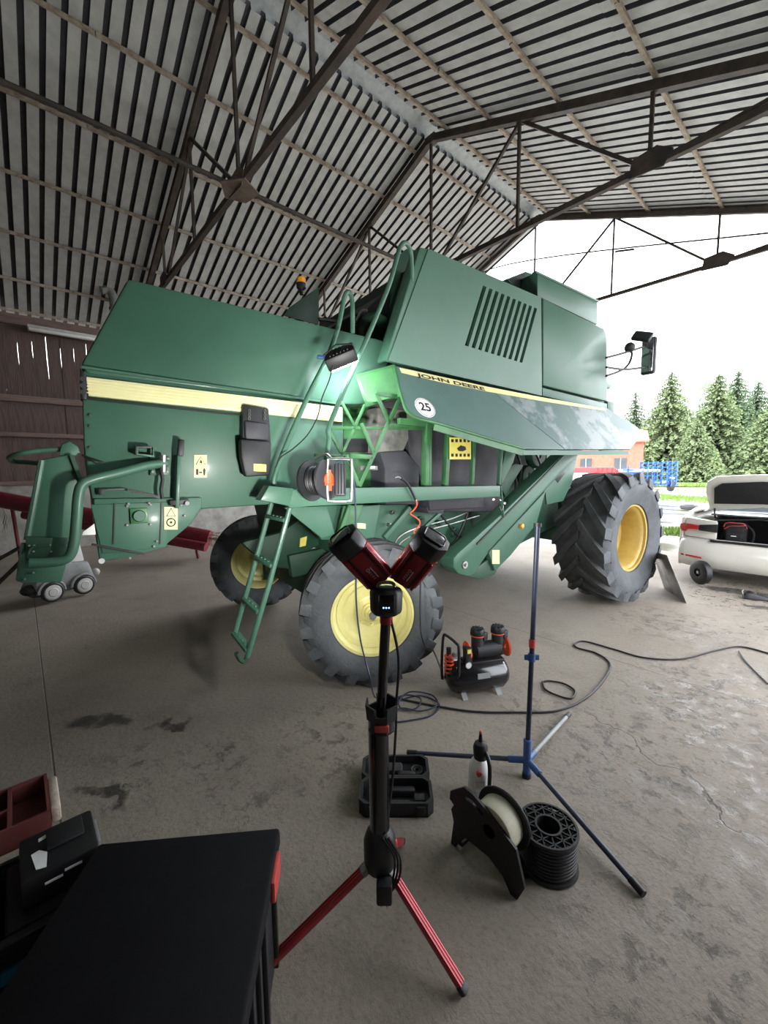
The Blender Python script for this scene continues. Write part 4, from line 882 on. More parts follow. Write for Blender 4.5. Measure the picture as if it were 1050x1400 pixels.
for k, s in ((-.075, -1), (.235, 1)):
    fan = MB().lathe([(.02, 0), (.07, 0), (.074, .012), (.02, .014)], cp(k, 0, zc+.19), cx*s, 24, close=True); bw(fan, 'fan_cover', 'orange', CP)
    for j in range(6):
        a = j*math.pi/3; bw(MB().bar(cp(k, 0, zc+.19)+cx*s*.016, cp(k, math.cos(a)*.066, zc+.19+math.sin(a)*.066)+cx*s*.016, .010, .006), 'fan_spoke', 'orange', CP)
bw(MB().tube(spline([cp(.2, .04, zc+.10), cp(.26, .03, zc+.13), cp(.25, .0, zc+.17)], 4), .006, 6), 'pipe', 'black', CP)
bw(MB().box(cp(-.10, -.04, zc+.18), (.05, .06, .13), Mx((cx, cy, Vc((0, 0, 1)))).transposed()), 'pressure_switch', 'plastic', CP, bevel=.006)
bw(MB().box(cp(-.10, -.073, zc+.22), (.03, .004, .03), Mx((cx, cy, Vc((0, 0, 1)))).transposed()), 'yellow_label', 'label_yellow', CP)
bw(MB().cyl(cp(-.11, -.07, zc+.12), cp(-.11, -.085, zc+.12), .022, n=18), 'pressure_gauge', 'white_plastic', CP)
bw(MB().lathe([(.022, 0), (.026, 0), (.026, .012), (.022, .012)], cp(-.11, -.073, zc+.12), -cy, 18, close=True), 'gauge_rim', 'steel', CP)
bw(MB().tube(spline([cp(-.17, -.09, zc-.06), cp(-.19, -.09, zc+.0), cp(-.19, -.085, zc+.25), cp(-.20, -.07, zc+.29), cp(-.22, .06, zc+.30), cp(-.24, .09, zc+.28), cp(-.25, .095, zc+.05), cp(-.25, .08, zc-.05)], 5), .011, 10), 'handle', 'black', CP)
mb = MB()
for j in range(5): mb.tube(ring(cp(-.23, -.0, zc+.05+.03*j), .030, (0, 0, 1), 14), .008, 6, closed=True)
bw(mb, 'hose_coil', 'orange', CP)
bw(MB().cyl(cp(-.22, .03, zc+.04), cp(-.22, .03, zc+.22), .018, n=12), 'regulator', 'black', CP); bw(MB().ball(cp(-.23, -.03, zc+.17), .024), 'regulator_knob', 'red_light', CP); bw(MB().cyl(cp(-.20, -.02, zc+.19), cp(-.2, -.05, zc+.19), .016, n=12), 'coupling', 'steel', CP)
bw(MB().prism([cp(-.05, -rt*.985, zc+.02), cp(.05, -rt*.985, zc+.02), cp(.05, -rt*.93, zc+.06), cp(-.05, -rt*.93, zc+.06)], -cy*.003), 'data_plate', 'grey_plastic', CP)
bw(MB().prism([cp(-.21, .06, zc+.0), cp(-.21, .11, zc-.05), cp(-.2, .08, zc-.08)], cx*-.02), 'tank_bracket', 'orange', CP)

# ------------------------------------------------------------------ cables and hoses on the floor
def gl(lst, z=.009): return [G(a, b, z) for a, b in lst]
tag(MB().tube(spline(gl([(545, 955), (600, 966), (650, 973), (700, 974), (760, 972), (800, 955), (825, 930), (834, 908), (815, 893), (790, 886), (786, 880), (800, 877), (840, 888), (880, 899), (930, 901), (975, 890), (1010, 884), (1050, 893), (1090, 905)]), 8), .008, 6).build('power_cable', M['black']), 'long dark cable looping across the open concrete towards the white car', 'cable')
tag(MB().tube(spline(gl([(742, 932), (752, 931), (772, 935), (786, 945), (780, 955), (760, 950), (745, 942), (742, 932)]), 6), .007, 6).build('cable_loop', M['black']), 'small loop of dark cable on the concrete beside the blue stand', 'cable')
tag(MB().tube(spline([G(1050, 935, .008), G(1020, 905, .008), G(1010, 890, .012)], 6), .006, 6).build('cable_end', M['black']), 'short dark cable end on the concrete towards the white car', 'cable')
tag(MB().tube(spline([hw(578, 748, .2), hw(575, 800, .32), hw(575, 850, .40), hw(580, 880, .42), G(592, 905, .12)+Vc((0, 0, .1)), G(603, 915, .22)], 8), .006, 6).build('compressor_hose', M['black']), 'black hose hanging past the rear tire to the air compressor', 'hose')
tag(MB().tube(spline(gl([(540, 955), (556, 950), (575, 955), (570, 968), (552, 970), (545, 960), (560, 946), (590, 950), (598, 964), (575, 972), (550, 968), (535, 975)], .016), 7), .006, 6).build('cable_heap', M['lead_blue']), 'small tangle of grey cable on the floor under the rear tire', 'cable')
tag(MB().tube(spline([top-Vc((0, 0, .03))+RT*.015-FW*.01, atd(545, 900, 1.45), atd(542, 960, 1.47), atd(541, 1000, 1.49), atd(537, 1060, 1.49), atd(531, 1110, 1.49), atd(528, 1130, 1.48)], 6), .005, 6).build('mast_cable', M['black']), 'thin black cable hanging along the mast of the tripod work light', 'cable')

# ------------------------------------------------------------------ open empty tool case
k0 = (G(487, 1118)+G(597, 1118))/2; kx = (G(597, 1118)-G(487, 1118)).normalized(); ky = Vc((0, 0, 1)).cross(kx)
KC = thing('tool_case', 'open empty black moulded tool case lying on the concrete', 'tool case', (k0.x, k0.y, 0))
def kp(a, b, c): return Vc((k0.x, k0.y, 0))+kx*a+ky*b+Vc((0, 0, c))
KW = .185
def tray(b0, b1, z0, z1, nm):
    ot = [(-KW+.03, b0), (KW-.03, b0), (KW, b0+.03), (KW, b1-.03), (KW-.03, b1), (-KW+.03, b1), (-KW, b1-.03), (-KW, b0+.03)]
    inn = [(a*.92, (b-(b0+b1)/2)*.86+(b0+b1)/2) for a, b in ot]
    pt = bw(MB().plate([kp(a, b, z1) for a, b in ot], [[kp(a, b, z1) for a, b in inn]], (0, 0, -(z1-z0))), nm, 'plastic', KC, smooth=20)
    bw(MB().prism([kp(a, b, z0+.001) for a, b in ot], (0, 0, .012)), 'case_floor', 'plastic', KC)
    return pt
tray(.0, .18, .0, .075, 'case_body'); tray(.20, .37, .0, .06, 'case_lid')
for a, b, w_, d_, z in ((-.11, .09, .06, .10, .05), (.03, .13, .14, .04, .045), (.12, .07, .06, .05, .05), (.02, .05, .10, .03, .04), (-.02, .29, .12, .07, .045), (-.11, .28, .06, .09, .04), (.06, .25, .10, .03, .04)):
    bw(MB().box(kp(a, b, z/2+.006), (w_, d_, z), Mx((kx, ky, Vc((0, 0, 1)))).transposed()), 'insert_rib', 'plastic', KC, bevel=.012)
bw(MB().tube(ring(kp(.12, .29, .025), .032, (0, 0, 1), 18), .009, 8, closed=True), 'round_recess', 'plastic', KC)
bw(MB().tube(ring(kp(.12, .29, .025), .016, (0, 0, 1), 14), .006, 8, closed=True), 'round_recess', 'black', KC)
bw(MB().tube(spline([kp(-.05, .37, .02), kp(-.05, .40, .02), kp(.05, .40, .02), kp(.05, .37, .02)], 4), .011, 8), 'handle', 'grey_plastic', KC)
for a in (-.12, .12): bw(MB().box(kp(a, .19, .05), (.05, .03, .016), Mx((kx, ky, Vc((0, 0, 1)))).transposed()), 'hinge', 'plastic', KC); bw(MB().box(kp(a, -.006, .04), (.04, .012, .045), Mx((kx, ky, Vc((0, 0, 1)))).transposed()), 'latch', 'black', KC, bevel=.003)

# ------------------------------------------------------------------ white sprayer bottle
b0 = G(656, 1088); SB_ = thing('sprayer_bottle', 'white plastic pump sprayer bottle with black head and red cap', 'sprayer', (b0.x, b0.y, 0))
L0 = [(.001, 0), (.055, 0), (.060, .01), (.060, .15), (.052, .185), (.034, .215), (.030, .225), (.001, .225)]
MB().lathe(L0, (0, 0, 0), (0, 0, 1), 24).build('bottle', M['white_plastic'], SB_)
MB().lathe([(.034, .215), (.036, .24), (.038, .27), (.03, .295), (.012, .305), (.008, .34), (.006, .35), (.001, .35)], (0, 0, 0), (0, 0, 1), 18).build('pump_head', M['black'], SB_)
fwd = -FW; fwd.z = 0; fwd.normalize()
o_ = MB().tube(spline([Vc((0, 0, .27)), fwd*.03+RT*.02+Vc((0, 0, .26)), fwd*.07+RT*.03+Vc((0, 0, .22)), fwd*.072+RT*.03+Vc((0, 0, .10))], 5), .011, 10).build('handle', M['black'], SB_)
MB().cyl(fwd*.052-RT*.02+Vc((0, 0, .17)), fwd*.066-RT*.02+Vc((0, 0, .17)), .013, n=14).build('valve_cap', M['red_light'], SB_)
MB().ball((0, 0, .352), .008).build('nozzle_tip', M['red_light'], SB_)
MB().box(fwd*.058-RT*.015+Vc((0, 0, .10)), (.05, .006, .06), Mx((RT, FW, Vc((0, 0, 1)))).transposed()).build('print_label', M['white_wheel'], SB_)

# ------------------------------------------------------------------ film roll dispenser: two black side plates with a cream roll
DP = thing('film_dispenser', 'black dispenser stand with two side plates holding a cream roll of film', 'dispenser', (-.93, 1.40, 0))
yA = 1.35
pa = [(-1.105, .255), (-1.03, .32), (-.985, .315), (-.91, .285), (-.775, .21), (-.735, .075), (-.765, .0), (-.795, .0), (-.83, .05), (-.90, .085), (-1.02, .085), (-1.075, .0), (-1.10, .0), (-1.085, .12), (-1.10, .17), (-1.085, .20), (-1.108, .215)]
slot = [(-1.02, .283), (-.985, .287), (-.93, .262), (-.935, .25), (-.985, .27), (-1.02, .27)]
bw(MB().plate([Vc((a, yA, b)) for a, b in pa], [[Vc((a, yA, b)) for a, b in slot]], (0, .012, 0)), 'side_plate', 'black', DP, smooth=20)
bw(MB().lathe([(.03, 0), (.125, 0), (.128, .006), (.125, .012), (.03, .012)], (-.90, yA+.10, .20), (0, 1, 0), 36, close=True), 'roll_flange', 'black', DP)
bw(MB().lathe([(.03, .0), (.098, .0), (.10, .004), (.10, .084), (.098, .088), (.03, .088)], (-.90, yA+.012, .20), (0, 1, 0), 36, close=True), 'film_roll', 'cream', DP)
bw(MB().cyl((-.90, yA, .20), (-.90, yA+.13, .20), .028, n=16), 'spindle', 'plastic', DP)
for xx in (-1.05, -.80): bw(MB().bar((xx, yA+.006, .03), (xx, yA+.12, .03), .02, .02), 'cross_bar', 'black', DP)
bw(MB().prism([(-1.08, yA+.11, .0), (-.78, yA+.11, .0), (-.82, yA+.11, .07), (-1.05, yA+.11, .07)], (0, .012, 0)), 'rear_foot', 'black', DP)

# ------------------------------------------------------------------ black lattice spool
s0 = G(748, 1178); SPL = thing('wire_spool', 'round black plastic spool with triangular lattice flange and dark cable', 'spool', (s0.x, s0.y, 0)); SPL.scale = (1.12, 1.12, .98)
mb = MB().lathe([(.100, 0), (.108, 0), (.110, .006), (.108, .014), (.100, .014)], (0, 0, .165), (0, 0, 1), 36, close=True)
mb.lathe([(.042, 0), (.050, 0), (.050, .014), (.042, .014)], (0, 0, .165), (0, 0, 1), 28, close=True)
def inr(p): return .046 < math.hypot(*p) < .106
for k in range(3):
    d = Vc((math.cos(k*math.pi/3+.2), math.sin(k*math.pi/3+.2))); n_ = Vc((-d.y, d.x))
    for j in range(-3, 4):
        off = n_*(j*.036); seg = []
        for i in range(-22, 23):
            p_ = off+d*(i*.005)
            if inr(p_): seg.append(p_)
            elif len(seg) > 1: mb.bar((*seg[0], .171), (*seg[-1], .171), .004, .010); seg = []
            else: seg = []
        if len(seg) > 1: mb.bar((*seg[0], .171), (*seg[-1], .171), .004, .010)
mb.build('lattice_flange', M['plastic'], SPL, smooth=30)
MB().lathe([(.046, .02), (.098, .02), (.098, .163), (.046, .163)], (0, 0, 0), (0, 0, 1), 32, close=True).build('cable_body', M['black'], SPL)
mb = MB()
for j in range(9): mb.tube(ring((0, 0, .03+.0155*j), .098, (0, 0, 1), 28), .0078, 6, closed=True)
mb.build('wound_cable', M['black'], SPL)
MB().lathe([(.042, 0), (.108, 0), (.112, .006), (.110, .018), (.042, .018)], (0, 0, 0), (0, 0, 1), 36, close=True).build('base_flange', M['plastic'], SPL)
MB().lathe([(.042, .0), (.046, .0), (.046, .178), (.042, .178)], (0, 0, 0), (0, 0, 1), 24, close=True).build('core', M['plastic'], SPL)

# ------------------------------------------------------------------ big black tool box near the camera
ZB = .48; c1, c2, c3 = G(135, 1152, ZB), G(383, 1130, ZB), G(355, 1400, ZB)
bx_ = (c2-c1).normalized(); by_ = Vc((0, 0, 1)).cross(bx_); wB = (c2-c1).length; dB = .66
TB = thing('tool_box', 'large black stackable tool box with flat lid and red side latch', 'tool box', ((c1.x+c2.x)/2, (c1.y+c2.y)/2, 0))
def tp(a, b, z): return c1*0+Vc((c1.x, c1.y, 0))+bx_*a-by_*b+Vc((0, 0, z))
Rb = Mx((bx_, by_, Vc((0, 0, 1)))).transposed()
bw(MB().box(tp(wB/2, dB/2, .20), (wB-.05, dB-.05, .40), Rb), 'box_body', 'plastic', TB, bevel=.02)
bw(MB().box(tp(wB/2, dB/2, .405), (wB-.015, dB-.015, .03), Rb), 'box_rim', 'plastic', TB, bevel=.006)
bw(MB().box(tp(wB/2, dB/2, .45), (wB, dB, .06), Rb), 'lid', 'lid_black', TB, bevel=.012)
for b_ in (.13,):
    bw(MB().box(tp(wB+.004, b_, .43), (.016, .11, .07), Rb), 'latch', 'red_light', TB, bevel=.005)
for b_ in (.06, .22, .30, .38, .56): bw(MB().box(tp(wB-.02, b_, .20), (.02, .02, .36), Rb), 'side_rib', 'plastic', TB, bevel=.004)
bw(MB().box(tp(wB*.6, -.004, .43), (.10, .012, .05), Rb), 'lid_tab', 'plastic', TB, bevel=.003)
# left pile: teal crate, red organiser and black battery pack on it
d1 = (c1-c2).normalized()
ln = (G(60, 1112, .5)-G(0, 1138, .5)); ln.z = 0; ln.normalize(); lm = Vc((0, 0, 1)).cross(ln); Rl = Mx((ln, lm, Vc((0, 0, 1)))).transposed()
k1 = G(40, 1215, .40); CR = thing('storage_crate', 'open black crate with a teal stripe beside the large tool box', 'crate', (k1.x-.06, k1.y-.05, 0))
def lp(a, b, z): return Vc((k1.x-.06, k1.y-.05, z))+ln*a+lm*b
ot = [(-.30, -.17), (.24, -.17), (.24, .17), (-.30, .17)]; inn = [(-.285, -.155), (.225, -.155), (.225, .155), (-.285, .155)]
bw(MB().plate([lp(a, b, .36) for a, b in ot], [[lp(a, b, .36) for a, b in inn]], (0, 0, -.35)), 'crate_wall', 'plastic', CR, smooth=20)
bw(MB().box(lp(-.03, 0, .015), (.54, .34, .03), Rl), 'crate_floor', 'plastic', CR)
bw(MB().box(lp(-.03, -.173, .26), (.50, .012, .04), Rl), 'stripe', 'teal', CR, bevel=.003)
bw(MB().box(lp(-.03, -.176, .35), (.56, .02, .022), Rl), 'crate_lip', 'plastic', CR, bevel=.004)
bw(MB().box(lp(.10, -.01, .20), (.22, .28, .33), Rl), 'crate_insert', 'black', CR, bevel=.01); bw(MB().box(lp(-.17, -.01, .20), (.2, .28, .33), Rl), 'crate_insert', 'black', CR, bevel=.01)
g1 = G(80, 1152, .47); BP = thing('battery_pack', 'small black battery pack with white print on top of the black crate', 'battery pack', (g1.x, g1.y, .367))
def bp_(a, b, z): return Vc((g1.x, g1.y, z))+ln*a+lm*b
bw(MB().box(bp_(0, 0, .42), (.20, .20, .10), Rl), 'pack_body', 'black', BP, bevel=.01)
bw(MB().box(bp_(.02, .03, .476), (.10, .10, .012), Rl), 'terminal_block', 'plastic', BP, bevel=.005)
bw(MB().prism([bp_(-.06, -.075, .4705), bp_(-.035, -.085, .4705), bp_(-.03, -.02, .4705), bp_(-.05, .005, .4705), bp_(-.07, .0, .4705)], (0, 0, .002)), 'white_mark', 'print_white', BP)
bw(MB().prism([bp_(-.05, .045, .4705), bp_(.0, .06, .4705), bp_(-.0, .075, .4705), bp_(-.05, .06, .4705)], (0, 0, .002)), 'white_mark', 'print_white', BP)
for k in range(2): bw(MB().box(bp_(.0+.05*k-.02, -.1005, .43+.012*k), (.045, .002, .008), Rl), 'print_line', 'print_white', BP)
bw(MB().box(bp_(.103, .0, .43), (.012, .12, .04), Rl), 'release_clip', 'grey_plastic', BP, bevel=.003)
o1 = G(0, 1108, .46); OR = thing('organiser_tray', 'dark red compartment tray on the black crate behind the battery pack', 'tray', (o1.x, o1.y, .367))
def op(a, b, z): return Vc((o1.x, o1.y, z))+ln*a+lm*b
bw(MB().plate([op(a, b, .46) for a, b in ((-.2, -.13), (.14, -.13), (.14, .13), (-.2, .13))], [[op(a, b, .46) for a, b in h] for h in (((-.19, -.12), (-.09, -.12), (-.09, .12), (-.19, .12)), ((-.08, -.12), (.02, -.12), (.02, -.02), (-.08, -.02)), ((-.08, -.01), (.02, -.01), (.02, .12), (-.08, .12)), ((.03, -.12), (.13, -.12), (.13, .12), (.03, .12)))], (0, 0, -.08)), 'tray_grid', 'tray_red', OR, smooth=20)
bw(MB().box(op(-.03, 0, .376), (.33, .25, .016), Rl), 'tray_floor', 'tray_red', OR)
bw(MB().box(op(.155, .0, .42), (.03, .20, .07), Rl), 'tray_end', 'rust', OR, bevel=.008)

# ------------------------------------------------------------------ steel plate leaning on the front wheel
pA, pB = G(938, 825), G(908, 804); pT = Vc((-1.66, 6.30, .62))
pl_ = MB().prism([pA, pB, pB+Vc((-.10, -.12, .40)), pB+Vc((-.13, -.16, .53)), pA+Vc((-.20, -.14, .60))], (pB-pA).cross(Vc((-.15, -.15, .55))).normalized()*.008)
tag(pl_.build('steel_plate', M['sheet_steel'], bevel=.002), 'bare steel plate leaning against the large front tire', 'metal plate')

# ------------------------------------------------------------------ white car with its boot open
cw = Vc((-1.72, 7.45, 0)); CA = thing('car', 'white sedan car parked outside with its boot lid open', 'car', cw)
W_ = 1.80
# body sides: outline in (y, z) lofted across the width
sec = [(.0, .22), (-.02, .40), (.0, .62), (.05, .80), (.06, .90)]
def loft(name, rows, m_, **k):
    n = len(rows[0]); mb = MB(); mb.v = [Vc(p) for r_ in rows for p in r_]
    for i in range(len(rows)-1):
        for j in range(n-1): mb.f.append((i*n+j, i*n+j+1, (i+1)*n+j+1, (i+1)*n+j))
    return mb.build(name, M[m_], CA, **k)
def xs(y_, z_, wd, rnd=.10): return [(W_/2-wd/2, y_+rnd*1.3, z_), (W_/2-wd/2+.02, y_+rnd*.5, z_), (W_/2-wd/2+.10, y_+.02, z_), (W_/2-wd*.22, y_-.03, z_), (W_/2+wd*.22, y_-.03, z_), (W_/2+wd/2-.10, y_+.02, z_), (W_/2+wd/2-.02, y_+rnd*.5, z_), (W_/2+wd/2, y_+rnd*1.3, z_)]
loft('rear_bumper', [xs(.10, .20, 1.66), xs(.03, .23, 1.74), xs(.0, .34, 1.79), xs(.0, .46, 1.80), xs(.03, .56, 1.79), xs(.07, .62, 1.76), xs(.14, .63, 1.70)], 'car_paint', smooth=60)
for s, x_ in ((-1, 0), (1, W_)):
    o_ = [(.13, .20), (.10, .40), (.13, .63), (.20, .92), (.55, .98), (1.0, 1.02), (3.2, .96), (4.3, .80), (4.55, .55), (4.5, .22), (3.95, .22), (3.86, .42), (3.6, .56), (3.34, .42), (3.25, .22), (1.22, .22), (1.13, .42), (.87, .56), (.61, .42), (.52, .22)]
    MB().prism([(x_, a, b) for a, b in o_], (-s*.05, 0, 0)).build('body_side', M['car_paint'], CA, bevel=.015)
    MB().prism([(x_-s*.16, .72, .98), (x_-s*.30, 1.35, 1.40), (x_-s*.30, 1.55, 1.42), (x_-s*.18, 1.15, 1.0)], (-s*.04, 0, 0)).build('rear_pillar', M['car_paint'], CA, bevel=.01)
    MB().prism([(x_-s*.05, .70, .95), (x_-s*.16, .72, 1.0), (x_-s*.18, 4.1, .90), (x_-s*.05, 4.1, .88)], (0, 0, .03)).build('shoulder', M['car_paint'], CA, bevel=.006)
    MB().prism([(x_-s*.17, 1.10, 1.0), (x_-s*.29, 1.55, 1.38), (x_-s*.29, 2.5, 1.40), (x_-s*.17, 3.1, .98)], (-s*.01, 0, 0)).build('side_window', M['glass'], CA)
    MB().prism([(x_+s*.005, .13, .76), (x_-s*.03, .10, .72), (x_-s*.09, .07, .72), (x_-s*.11, .05, .76), (x_-s*.25, .028, .765), (x_-s*.25, .035, .83), (x_-s*.05, .10, .84), (x_+s*.005, .15, .83)], (0, .06, 0)).build('tail_light', M['tail_red'], CA, bevel=.008, label='red rear lamp')
    MB().prism([(x_-s*.06, .12, .65), (x_-s*.46, .04, .63), (x_-s*.46, .05, .90), (x_-s*.06, .18, .93)], (0, .08, 0)).build('rear_quarter', M['car_paint'], CA, bevel=.02)
    MB().prism([(x_-s*.255, .027, .755), (x_-s*.47, .015, .74), (x_-s*.47, .03, .86), (x_-s*.255, .034, .835)], (0, .05, 0)).build('light_corner', M['black'], CA, bevel=.004)
    MB().prism([(x_-s*.05, .035, .36), (x_-s*.32, -.035, .345), (x_-s*.32, -.035, .37), (x_-s*.05, .035, .385)], (0, .02, 0)).build('bumper_reflector', M['tail_red'], CA, bevel=.002)
    for yy in (.87, 3.6):
        MB().lathe([(.001, .02), (.18, .02), (.20, .0), (.29, .0), (.315, -.03), (.315, -.17), (.29, -.20), (.001, -.20)], (x_-s*.05, yy, .315), (s, 0, 0), 28).build('road_wheel', M['tire'], CA)
        MB().lathe([(.001, .03), (.05, .03), (.19, .02), (.20, .0)], (x_-s*.045, yy, .315), (s, 0, 0), 20).build('wheel_cover', M['steel'], CA)
    m_o = MB().box((x_+s*.10, 3.0, 1.0), (.20, .10, .13)).build('door_mirror', M['car_paint'], CA, bevel=.03)
MB().prism([(.10, .10, .58), (W_-.10, .10, .58), (W_-.05, .9, .30), (.05, .9, .30)], (0, 0, .02)).build('boot_floor', M['fabric_black'], CA)
MB().prism([(.35, .86, .32), (W_-.35, .86, .32), (W_-.30, .95, .96), (.30, .95, .96)], (0, .03, 0)).build('boot_back', M['fabric_black'], CA)
for s, x_ in ((1, .40), (-1, W_-.40)): MB().prism([(x_, .10, .58), (x_, .90, .3), (x_, .95, .96), (x_, .12, .90)], (-s*.02, 0, 0)).build('boot_side', M['fabric_black'], CA)
MB().bar((.40, .03, .615), (W_-.40, .03, .615), .05, .03).build('boot_sill', M['black'], CA, bevel=.006)
MB().tube([(.44, .08, .64), (.42, .12, .78), (.44, .16, .91), (W_/2, .20, .95), (W_-.44, .16, .91), (W_-.42, .12, .78), (W_-.44, .08, .64)], .014, 8).build('boot_seal', M['black'], CA)
MB().prism([(.34, .30, .965), (W_-.34, .30, .965), (W_-.30, .98, 1.02), (.30, .98, 1.02)], (0, 0, .02)).build('rear_shelf', M['glass'], CA, bevel=.006)
MB().prism([(.30, .86, 1.02), (W_-.30, .86, 1.02), (W_-.36, 1.42, 1.36), (.36, 1.42, 1.36)], (0, .01, .015)).build('rear_window', M['glass'], CA)
loft('roof', [[(.22, 1.38, 1.36), (.40, 1.36, 1.40), (W_/2, 1.34, 1.43), (W_-.40, 1.36, 1.40), (W_-.22, 1.38, 1.36)], [(.22, 2.0, 1.40), (.40, 2.0, 1.45), (W_/2, 2.0, 1.47), (W_-.40, 2.0, 1.45), (W_-.22, 2.0, 1.40)], [(.24, 2.6, 1.36), (.40, 2.6, 1.42), (W_/2, 2.6, 1.44), (W_-.40, 2.6, 1.42), (W_-.24, 2.6, 1.36)]], 'car_paint', smooth=60)
MB().prism([(.26, 2.6, 1.38), (W_-.26, 2.6, 1.38), (W_-.12, 3.3, .95), (.12, 3.3, .95)], (0, .01, .01)).build('windscreen', M['glass'], CA)
MB().prism([(.06, 3.3, .95), (W_-.06, 3.3, .95), (W_-.12, 4.45, .72), (.12, 4.45, .72)], (0, 0, .02)).build('bonnet', M['car_paint'], CA, bevel=.008)
MB().box((W_/2, 4.52, .45), (W_-.2, .12, .45)).build('front_bumper', M['car_paint'], CA, bevel=.05)
MB().box((W_/2, 2.3, .28), (W_-.24, 4.0, .10)).build('underbody', M['black'], CA)
# open lid: outer skin and dark lining
Rlid = [(.30, .42, 1.02), (.26, .28, 1.30), (.28, .20, 1.46), (.40, .17, 1.545), (W_/2, .15, 1.57), (W_-.40, .17, 1.545), (W_-.28, .20, 1.46), (W_-.26, .28, 1.30), (W_-.30, .42, 1.02), (W_/2, .42, 1.10)]
MB().prism(Rlid, (0, .035, .012)).build('boot_lid', M['car_paint'], CA, bevel=.012)
MB().prism([(.36, .345, 1.14), (.37, .22, 1.38), (.46, .18, 1.45), (W_/2, .16, 1.48), (W_-.46, .18, 1.45), (W_-.37, .22, 1.38), (W_-.36, .345, 1.14), (W_/2, .35, 1.16)], (0, -.02, -.006)).build('lid_lining', M['fabric_black'], CA, bevel=.006)
for x_ in (.36, W_-.36): MB().tube(spline([(x_, .40, 1.06), (x_+.01, .36, .98), (x_+.02, .42, .90)], 4), .012, 8).build('lid_hinge', M['black'], CA)
# backpack in the boot
bk = cw+Vc((.62, .42, .50)); BK = thing('backpack', 'black backpack with red trim standing in the open car boot', 'backpack', bk)
MB().box((0, 0, .19), (.26, .20, .36)).build('bag_body', M['fabric_black'], BK, bevel=.05, seg=3); MB().box((0, -.11, .13), (.20, .06, .20)).build('front_pocket', M['fabric_black'], BK, bevel=.025, seg=3)
MB().tube(spline([(-.13, -.08, .30), (-.10, -.10, .36), (.0, -.105, .37), (.10, -.10, .36), (.13, -.08, .30)], 5), .008, 6).build('red_trim', M['red_light'], BK)
MB().tube(spline([(-.12, -.10, .27), (-.05, -.115, .32), (.05, -.115, .33), (.12, -.10, .34)], 5), .006, 6).build('red_trim', M['red_light'], BK)
MB().tube(spline([(.12, -.02, .34), (.20, -.05, .25), (.20, -.06, .12), (.13, -.04, .04)], 6), .016, 8).build('shoulder_strap', M['fabric_black'], BK); MB().box((.0, -.145, .18), (.06, .004, .012)).build('badge', M['print_white'], BK)
# small wheel standing at the bumper
wv = G(957, 798); SW = thing('small_wheel', 'small black wheel with metal hub standing under the white car bumper', 'wheel', (wv.x, wv.y, 0), R(-40))
MB().lathe([(.06, -.05), (.13, -.055), (.165, -.04), (.17, 0), (.165, .04), (.13, .055), (.06, .05)], (0, 0, .17), (0, -1, 0), 32, close=True).build('tyre', M['black'], SW)
MB().lathe([(.001, .03), (.03, .035), (.045, .02), (.10, .035), (.115, .05), (.115, -.03), (.001, -.03)], (0, 0, .17), (0, -1, 0), 28).build('wheel_disc', M['black_gloss'], SW)
for k in range(5):
    a = k*2*math.pi/5; MB().cyl((math.cos(a)*.06, -.02, .17+math.sin(a)*.06), (math.cos(a)*.06, -.035, .17+math.sin(a)*.06), .010, n=8).build('wheel_bolt', M['steel'], SW)
MB().cyl((0, -.03, .17), (0, -.05, .17), .022, n=12).build('hub_cap', M['steel'], SW)
# shoe
def shoe(at, rz, lab):
    SH = thing('shoe', lab, 'shoe', at, rz)
    mb = MB(); rows = []
    for x_, w1, h1, h0 in ((-.14, .03, .075, .02), (-.12, .038, .095, .02), (-.08, .040, .10, .02), (-.03, .040, .085, .02), (.03, .046, .065, .02), (.09, .048, .05, .02), (.13, .036, .04, .02), (.148, .012, .028, .02)):
        rows.append([(x_, w1*math.cos(a), h0+(h1-h0)*max(0, math.sin(a))) for a in [i*math.pi/8 for i in range(9)]])
    n = 9; mb.v = [Vc(p) for r_ in rows for p in r_]
    for i in range(len(rows)-1):
        for j in range(n-1): mb.f.append((i*n+j, i*n+j+1, (i+1)*n+j+1, (i+1)*n+j))
    mb.f.append(tuple(range(n))); mb.f.append(tuple((len(rows)-1)*n+j for j in range(n)))
    mb.build('upper', M['plastic'], SH, smooth=60)
    so = [(-.145, -.03), (-.05, -.038), (.05, -.05), (.12, -.042), (.155, 0), (.12, .042), (.05, .05), (-.05, .038), (-.145, .03)]
    MB().prism([(a, b, 0) for a, b in so], (0, 0, .024)).build('sole', M['black'], SH, bevel=.005)
    mb = MB().tube(ring((-.075, 0, .098), .03, (.2, 0, 1), 14), .007, 6, closed=True); mb.build('collar', M['black'], SH)
    for k in range(4): MB().tube(spline([(-.02+.022*k, -.022, .082-.008*k), (-.02+.022*k, 0, .090-.008*k), (-.02+.022*k, .022, .082-.008*k)], 3), .003, 5).build('lace', M['white_wheel'] if k == 0 else M['black'], SH)
    MB().tube([(-.145, 0, .06), (-.155, 0, .10), (-.14, 0, .115)], .006, 6).build('heel_tab', M['white_wheel'], SH)
sv = G(1035, 820); shoe((sv.x, sv.y, 0), R(25), 'black sports shoe with pale heel tab on the floor behind the car')

